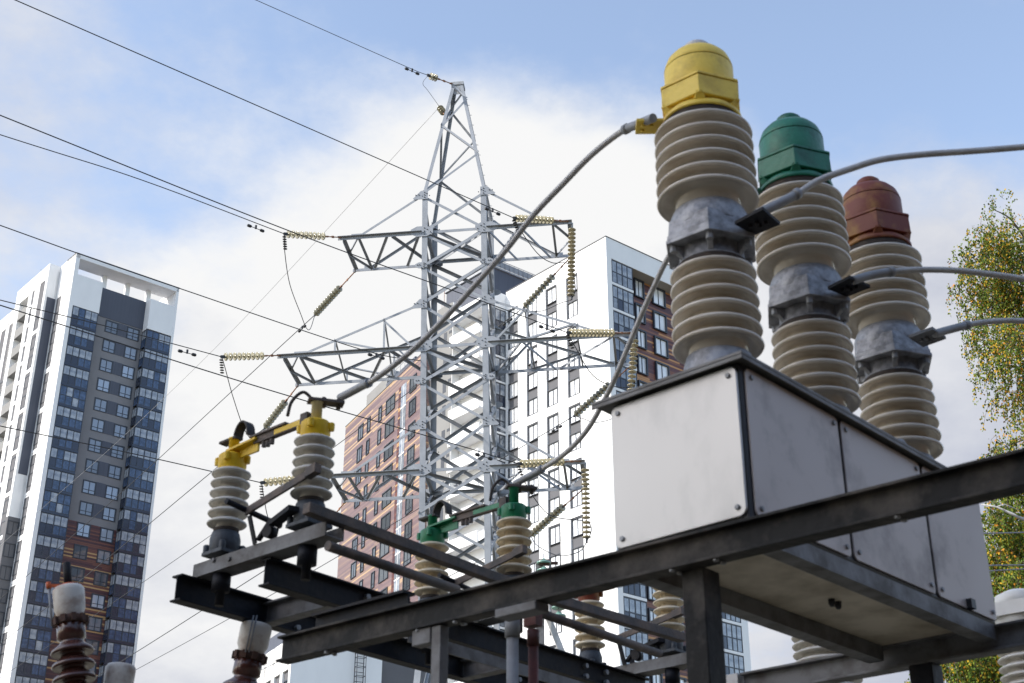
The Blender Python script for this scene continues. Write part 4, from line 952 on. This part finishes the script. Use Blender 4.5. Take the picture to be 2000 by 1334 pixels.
# ------------------------------------------------------------------ heavy flexible conductors
GC = 'thick grey connecting cables'
def cable(pts, label, lug0=True, lug1=True, r=0.0135):
    P = bez(pts, 10); Q = bez(pts, 34); n = 24; mb = MB(); vs = []; ref = None
    for i, p in enumerate(Q):                                  # six visible strands winding round the core
        d = (Q[min(i + 1, len(Q) - 1)] - Q[max(i - 1, 0)]).normalized()
        if ref is None: ref = UPZ
        sx = d.cross(ref).normalized(); u2 = sx.cross(d); ref = u2
        for k in range(n):
            t = 2 * math.pi * k / n; q = r * (0.90 + 0.14 * abs(math.sin(3.5 * (t - 0.33 * i))))
            vs.append(p + (sx * math.cos(t) + u2 * math.sin(t)) * q)
    mb.add(vs, [(i * n + (k + 1) % n, i * n + k, (i + 1) * n + k, (i + 1) * n + (k + 1) % n)[::-1] for i in range(len(Q) - 1) for k in range(n)], True)
    o = mb.build('cable', 'aluminium_cable', at=P[0]); tag(o, label, 'cable', GC)
    for f, seq in ((lug0, P), (lug1, P[::-1])):
        if not f: continue
        acc = [seq[0]]
        for a in seq[1:]:
            acc.append(a)
            if (a - seq[0]).length > 0.20: break
        m = MB(); m.tube(acc, 0.0195, 12); m.lathe([(0.023, -0.012), (0.023, 0.012)], acc[-1], 10, acc[-1] - acc[-2]); m.build('ferrule', 'galvanised_worn', o)
    return o
def lerpY(pxs, y0, y1):
    n = len(pxs); return [atY(u, v, y0 + (y1 - y0) * i / (n - 1)) for i, (u, v) in enumerate(pxs)]
cable(lerpY([(1276, 230), (1245, 243), (1211, 259), (1155, 303), (1099, 360), (1042, 420), (990, 486), (930, 554), (870, 620), (805, 684), (740, 735), (700, 758), (664, 777)], 4.98, 6.22), 'grey cable arching from the yellow bushing cap down to the yellow disconnector pole')
cable(lerpY([(1478, 418), (1520, 398), (1556, 379), (1600, 352), (1660, 330), (1720, 312), (1800, 302), (1900, 295), (2000, 287), (2140, 274)], 4.83, 4.95), 'grey cable leaving the yellow bushing waist toward the upper right', lug1=False)
cable(lerpY([(1665, 548), (1700, 538), (1740, 531), (1790, 527), (1860, 528), (1930, 535), (2000, 545), (2120, 566)], 5.34, 5.5), 'grey cable leaving the green bushing waist toward the right', lug1=False)
cable(lerpY([(1825, 652), (1850, 645), (1885, 636), (1915, 630), (1950, 627), (2000, 627), (2120, 636)], 5.83, 6.0), 'grey cable leaving the red bushing waist past the birch', lug1=False)
cable(lerpY([(1450, 325), (1380, 395), (1311, 493), (1275, 565), (1240, 645), (1205, 730), (1183, 776), (1150, 835), (1110, 880), (1062, 914), (1006, 945)], 5.72, 7.32), 'grey cable hanging from the green bushing cap down to the green disconnector pole')

# ------------------------------------------------------------------ bushings of the neighbouring apparatus
GBR = 'brown ribbed bushings along the bottom edge'
def brown(p, tilt_az, tilt, sc_, label, stud=True):
    p = V(p); ax = (UPZ * math.cos(R_(tilt)) + azv(tilt_az) * math.sin(R_(tilt))).normalized(); k = sc_
    root = thing('brown_bushing', p - ax * 1.1, label, 'bushing', GBR)
    pr = [(0.088 * k, -0.30 + 0.02)]
    prof = []
    for i in range(13):
        z = -0.24 - 0.066 * i
        prof.append([(0.062 * k, z + 0.034), (0.075 * k, z + 0.020), (0.112 * k, z - 0.004), (0.118 * k, z - 0.014), (0.114 * k, z - 0.022), (0.098 * k, z - 0.020), (0.070 * k, z - 0.020), (0.062 * k, z - 0.026)])
    pts = [(0.078 * k, -0.10), (0.078 * k, -0.19), (0.064 * k, -0.20)] + [q for s in prof for q in s]
    m = MB(); m.lathe(pts[::-1], p, 40, ax); m.build('porcelain', 'porcelain_brown', root)
    m = MB(); m.lathe([(0.070 * k, -0.10), (0.074 * k, -0.07), (0.086 * k, -0.045), (0.088 * k, 0.035), (0.086 * k, 0.052), (0.076 * k, 0.062), (0.0, 0.067)], p, 36, ax); cp = m.build('cap', 'cap_white', root)
    m = MB(); m.lathe([(0.072 * k, -0.125), (0.084 * k, -0.12), (0.084 * k, -0.09), (0.072 * k, -0.085)], p, 30, ax)
    e = ax.orthogonal().normalized(); f = ax.cross(e)
    for i in range(10): t = 2 * math.pi * i / 10; d = e * math.cos(t) + f * math.sin(t); m.cbox(p + d * 0.086 * k - ax * 0.105, d, ax, d.cross(ax), 0.022, 0.035, 0.022)
    m.build('clamp_ring', 'rust_dark', root)
    if stud:
        m = MB(); m.lathe([(0.019, 0.06), (0.019, 0.185), (0.014, 0.188), (0.0, 0.189)], p + e * 0.0, 14, ax); m.build('stud', 'dark_steel', root)
        m = MB(); m.lathe([(0.034, 0.062), (0.034, 0.078)], p, 14, ax); g = V((-0.99, -0.1, 0)); m.cbox(p + ax * 0.069 + g * 0.05, g, ax, g.cross(ax), 0.10, 0.012, 0.02); m.lathe([(0.012, 0.055), (0.012, 0.085)], p + g * 0.092, 10, ax); m.build('clamp_arm', 'paint_orange', root)
        m = MB(); m.tube([p + g * 0.092 + ax * 0.06, p + g * 0.086 - ax * 0.13], 0.006, 8); m.build('gauge_tube', 'galvanised', root)
    return root
mat('cap_white', (0.66, 0.62, 0.56), 0.4, col2=(0.36, 0.26, 0.20), scale=11, amt=0.75, edge=(0.50, 0.66))
mat('rust_dark', (0.07, 0.04, 0.03), 0.75, col2=(0.16, 0.075, 0.05), scale=25)
brown(atY(135, 1172, 6.6), -90, 11.5, 0.84, 'brown ribbed bushing with a thick stud and orange clamp, in front of the left tower')
brown(atY(233, 1325, 6.7), 60, 2, 0.80, 'white cap of a bushing just rising over the bottom edge below the left tower', False)
o = brown(atY(497, 1243, 6.9), 95, 8, 0.88, 'brown ribbed bushing with a plain white cap below the beam end', False)
m = MB(); d = V((0.08, -0.97, 0)).normalized()
p = atY(497, 1243, 6.9)
for s in (-0.008, 0.008): m.tube([p + d * 0.09 + V((s - 0.02, 0, -0.10)), p + d * 0.092 + V((s + 0.005, 0, 0.08))], 0.004, 6)
m.build('gauge_tube', 'galvanised', o)
GWH = 'white ribbed bushings below the breaker tank'
def whiteb(p, r, n, label, cap=False):
    p = V(p); root = thing('white_bushing', p - UPZ * 0.9, label, 'bushing', GWH)
    rc = r * 0.72; pr = [(rc, -0.052 * n - 0.02)]
    for k in range(n): pr += shed(-0.052 * (n - 1 - k) - 0.03, r, rc, 0.052)
    pr += [(rc, 0.02)]
    MB().lathe(pr, p, 48).build('porcelain', 'porcelain_white', root)
    m = MB(); m.lathe([(rc * 1.02, 0.0), (rc * 1.02, 0.10), (rc * 1.05, 0.11)], p, 36)
    if cap: hexp(m, p, r * 1.12, 0.16, 0.24); m.lathe([(r * 0.7, 0.10), (r * 0.9, 0.16)], p, 30); m.lathe([(r * 0.8, 0.24), (r * 0.78, 0.30), (r * 0.4, 0.33), (0, 0.332)], p, 30)
    m.build('cap', 'paint_white' , root)
    m = MB(); m.lathe([(rc * 1.1, -0.052 * n - 0.5), (rc * 1.1, -0.052 * n - 0.015)], p, 30); m.build('base', 'cast_silver', root)
mat('paint_white', (0.74, 0.73, 0.70), 0.5, col2=(0.6, 0.57, 0.52), scale=6)
whiteb(atY(1608, 1218, 8.3), 0.195, 11, 'white ribbed bushing seen below the tank underside')
whiteb(atY(2003, 1262, 8.3), 0.17, 11, 'white ribbed bushing with a white cap at the right edge', True)

# ------------------------------------------------------------------ far portal with green glass insulators
PP = atY(1054, 1100, 24)
PT = thing('portal_post', (PP.x, PP.y, 0), 'weathered grey portal post with green glass insulators, beyond the green pole', 'portal post')
m = MB(); m.box(PP.x - 0.07, PP.x + 0.07, PP.y - 0.07, PP.y + 0.07, 0, PP.z); m.build('post', 'grey_steel', PT)
p0, p1 = atY(1062, 1185, 24.2), atY(1098, 1275, 24.2); m = MB(); m.bar(p0, p1 + (p1 - p0) * 2, 0.10, 0.10); m.build('strut', 'pale_steel', PT)
m = MB(); m.tube([PP, PP + V((0.32, 0, 0.0))], 0.03, 8); m.cbox(PP + V((0.08, -0.1, -0.02)), (1, 0, 0), (0, 1, 0), (0, 0, 1), 0.18, 0.1, 0.09); m.build('bracket', 'rust_dark', PT)
GG = 'green glass insulators on the far portal'
for (u, v, lab) in ((1062, 1098, 'green glass insulators hanging beside the portal post'), (1091, 1186, 'green glass insulator low by the grey strut')):
    p = atY(u, v, 23.9); t = thing('glass_insulator', p, lab, 'insulator', GG)
    m = MB(); m.tube([p + UPZ * 0.15, p - UPZ * 0.32], 0.012, 6); m.build('rod', 'line_wire_pale', t)
    for k in range(2): MB().lathe([(0.03, 0.06), (0.05, 0.03), (0.12, 0.0), (0.127, -0.02), (0.11, -0.03), (0.03, -0.02)][::-1], p - UPZ * 0.14 * k, 20).build('disc', 'glass_green', t)

# ------------------------------------------------------------------ birch
BY = 17.0
br = random.Random(3)
tr = thing('birch_tree', (8.9, BY + 0.8, 0), 'birch with hanging yellow green twigs at the right edge', 'tree')
m = MB(); m.tube(bez([(8.9, BY + .8, 0), (8.7, BY + .8, 4), (8.75, BY + .7, 8), (8.6, BY + .6, 11), (8.4, BY + .5, 13), (8.3, BY + .5, 14)], 6), [0.2 - 0.19 * k / 30 for k in range(31)], 9)
m.build('trunk', 'birch_bark', tr)
CL = [(1938, 415, 22), (1955, 440, 18), (1908, 490, 34), (1960, 480, 45), (2000, 500, 50), (1900, 545, 34), (1945, 560, 45), (1990, 590, 60), (1905, 605, 26), (1930, 650, 36), (1985, 680, 55), (1950, 720, 28), (1990, 770, 40), (1900, 650, 18), (1985, 840, 26), (1995, 900, 30),
      (1955, 885, 26), (1925, 895, 16), (1990, 960, 45), (1955, 1020, 40), (2000, 1060, 55), (1960, 1100, 45), (2010, 1150, 60), (1985, 1200, 50), (1960, 1250, 50), (1915, 1300, 50), (1860, 1310, 36), (1805, 1322, 22), (1960, 1330, 60), (2060, 560, 80), (2070, 750, 70), (2080, 950, 80), (2080, 1200, 90)]
leaf = MB(); tw = MB(); RND = br
def leafq(p):
    s = br.uniform(0.026, 0.043); d = V((br.gauss(0, .55), br.gauss(0, .55), -1)).normalized(); n = V((br.gauss(0, 1), br.gauss(0, 1), br.gauss(0, .6))); sx = d.cross(n)
    if sx.length < 1e-3: return
    sx = sx.normalized() * s * 0.40; q = p + d * s
    leaf.add([p, p + d * s * 0.45 + sx, q, p + d * s * 0.45 - sx], [(0, 1, 2, 3)], mi=br.choices((0, 1, 2, 3), lw)[0])
for (u, v, r) in CL:
    c = atY(u, v, BY + br.uniform(-0.5, 0.5)); R = r / FPX * (c - CP).length
    lw = (0.50, 0.37, 0.10, 0.03) if br.random() < 0.6 else (0.36, 0.38, 0.20, 0.06)
    lit = 1
    ns = max(14, int(0.052 * r * r * (1.35 if v > 940 else 1.0))) if u < 2040 else int(0.014 * r * r)
    for _ in range(ns):
        t, q = br.uniform(0, 2 * math.pi), math.sqrt(br.random()); h = br.gauss(0, 0.5)
        p = c + V((math.cos(t) * q * R, br.uniform(-1, 1) * max(R, 0.5), R * (0.35 + 0.6 * br.random()) * (1 - 0.5 * q)))
        L = br.uniform(0.5, 1.7) * R + 0.10; pts = [p]; d = V((br.gauss(0, .4), br.gauss(0, .4), 0.25))
        for k in range(7): d = (d * 0.72 + V((br.gauss(0, .10), br.gauss(0, .10), -0.34))); pts.append(pts[-1] + d.normalized() * L / 7)
        if br.random() < 0.45: tw.tube(pts[::2], 0.0025, 3)
        nl = int(L / 0.021)
        for k in range(nl):
            f = br.random() * 6.99; i = int(f); leafq(pts[i].lerp(pts[i + 1], f - i) + V((br.gauss(0, .016), br.gauss(0, .016), br.gauss(0, .01))))
    if u < 2040 and br.random() < 0.8:
        t0 = V((8.0, BY + .6, c.z + 0.3)) if c.z < 9 else V((7.4, BY + .4, min(c.z, 11.6)))
        tw.tube(bez([t0, t0.lerp(c, 0.5) + V((0, 0, 0.25)), c + V((0, 0, R * .4))], 5), [0.022, 0.02, 0.018, 0.016, 0.014, 0.012, 0.011, 0.010, 0.008, 0.006, 0.005], 5)
leaf.build('crown', ['leaf_green', 'leaf_olive', 'leaf_yellow', 'leaf_amber'], tr)
tw.build('branches', 'twig', tr)
m = MB()
pts = [(1917, 985), (1945, 990), (1975, 1003), (2010, 1020)]; m.tube([atY(u, v, BY - 0.8) for u, v in pts], [0.006, 0.012, 0.018, 0.022], 6); m.tube([atY(u, v, BY - 0.8) for u, v in ((1945, 990), (1962, 985), (1990, 996))], 0.006, 5)
m.build('bare_branch', 'birch_bark', tr)
for i, (v0, v1, lab) in enumerate(((1042, 1038, 'upper pale wire crossing the birch below the beam'), (1104, 1102, 'second pale wire crossing the birch below the beam'), (1117, 1108, 'third pale wire crossing the birch, slightly rising'), (1168, 1165, 'lowest pale wire crossing the birch by the tank corner'))):
    wire([atY(1880, v0 + 1, 11), atY(1960, (v0 + v1) / 2 + 1, 11.3), atY(2060, v1, 11.6)], lab, 0.006, 'line_wire_pale', grp='pale wires in front of the birch')

# ------------------------------------------------------------------ unseen tower, added to cast shade over the yard
SB = azv(SUN_AZ) * 105 + azv(SUN_AZ + 90) * 5.6
SBD = thing('apartment_tower', SB, 'slim grey tower added outside the frame to shade the yard', 'apartment block', rot=R_(-SUN_AZ), local=True)
MB().box(-6.5, 6.5, -6, 6, 0, 77).build('wall', 'grey_render', SBD)
MB().box(-6.6, 6.6, -6.1, 6.1, 77, 77.4).build('roof_edge', 'midgrey_render', SBD)
# unseen low block, added behind and beside the camera to cut sky light
SKY_BLOCK = thing('sky_blocker', (4, -9, 0), 'long dark block added behind the photographer to cut sky light', 'light blocker')
MB().box(-22, 30, -21, -9, 0, 11.5).build('wall', 'blocker_brick', SKY_BLOCK)
MB().box(19, 30, -8.99, 12, 0, 9.5).build('side_wing', 'blocker_brick', SKY_BLOCK)
MB().box(-22.3, 30.3, -21.3, -8.7, 11.51, 11.8).build('roof', 'lid_steel', SKY_BLOCK)
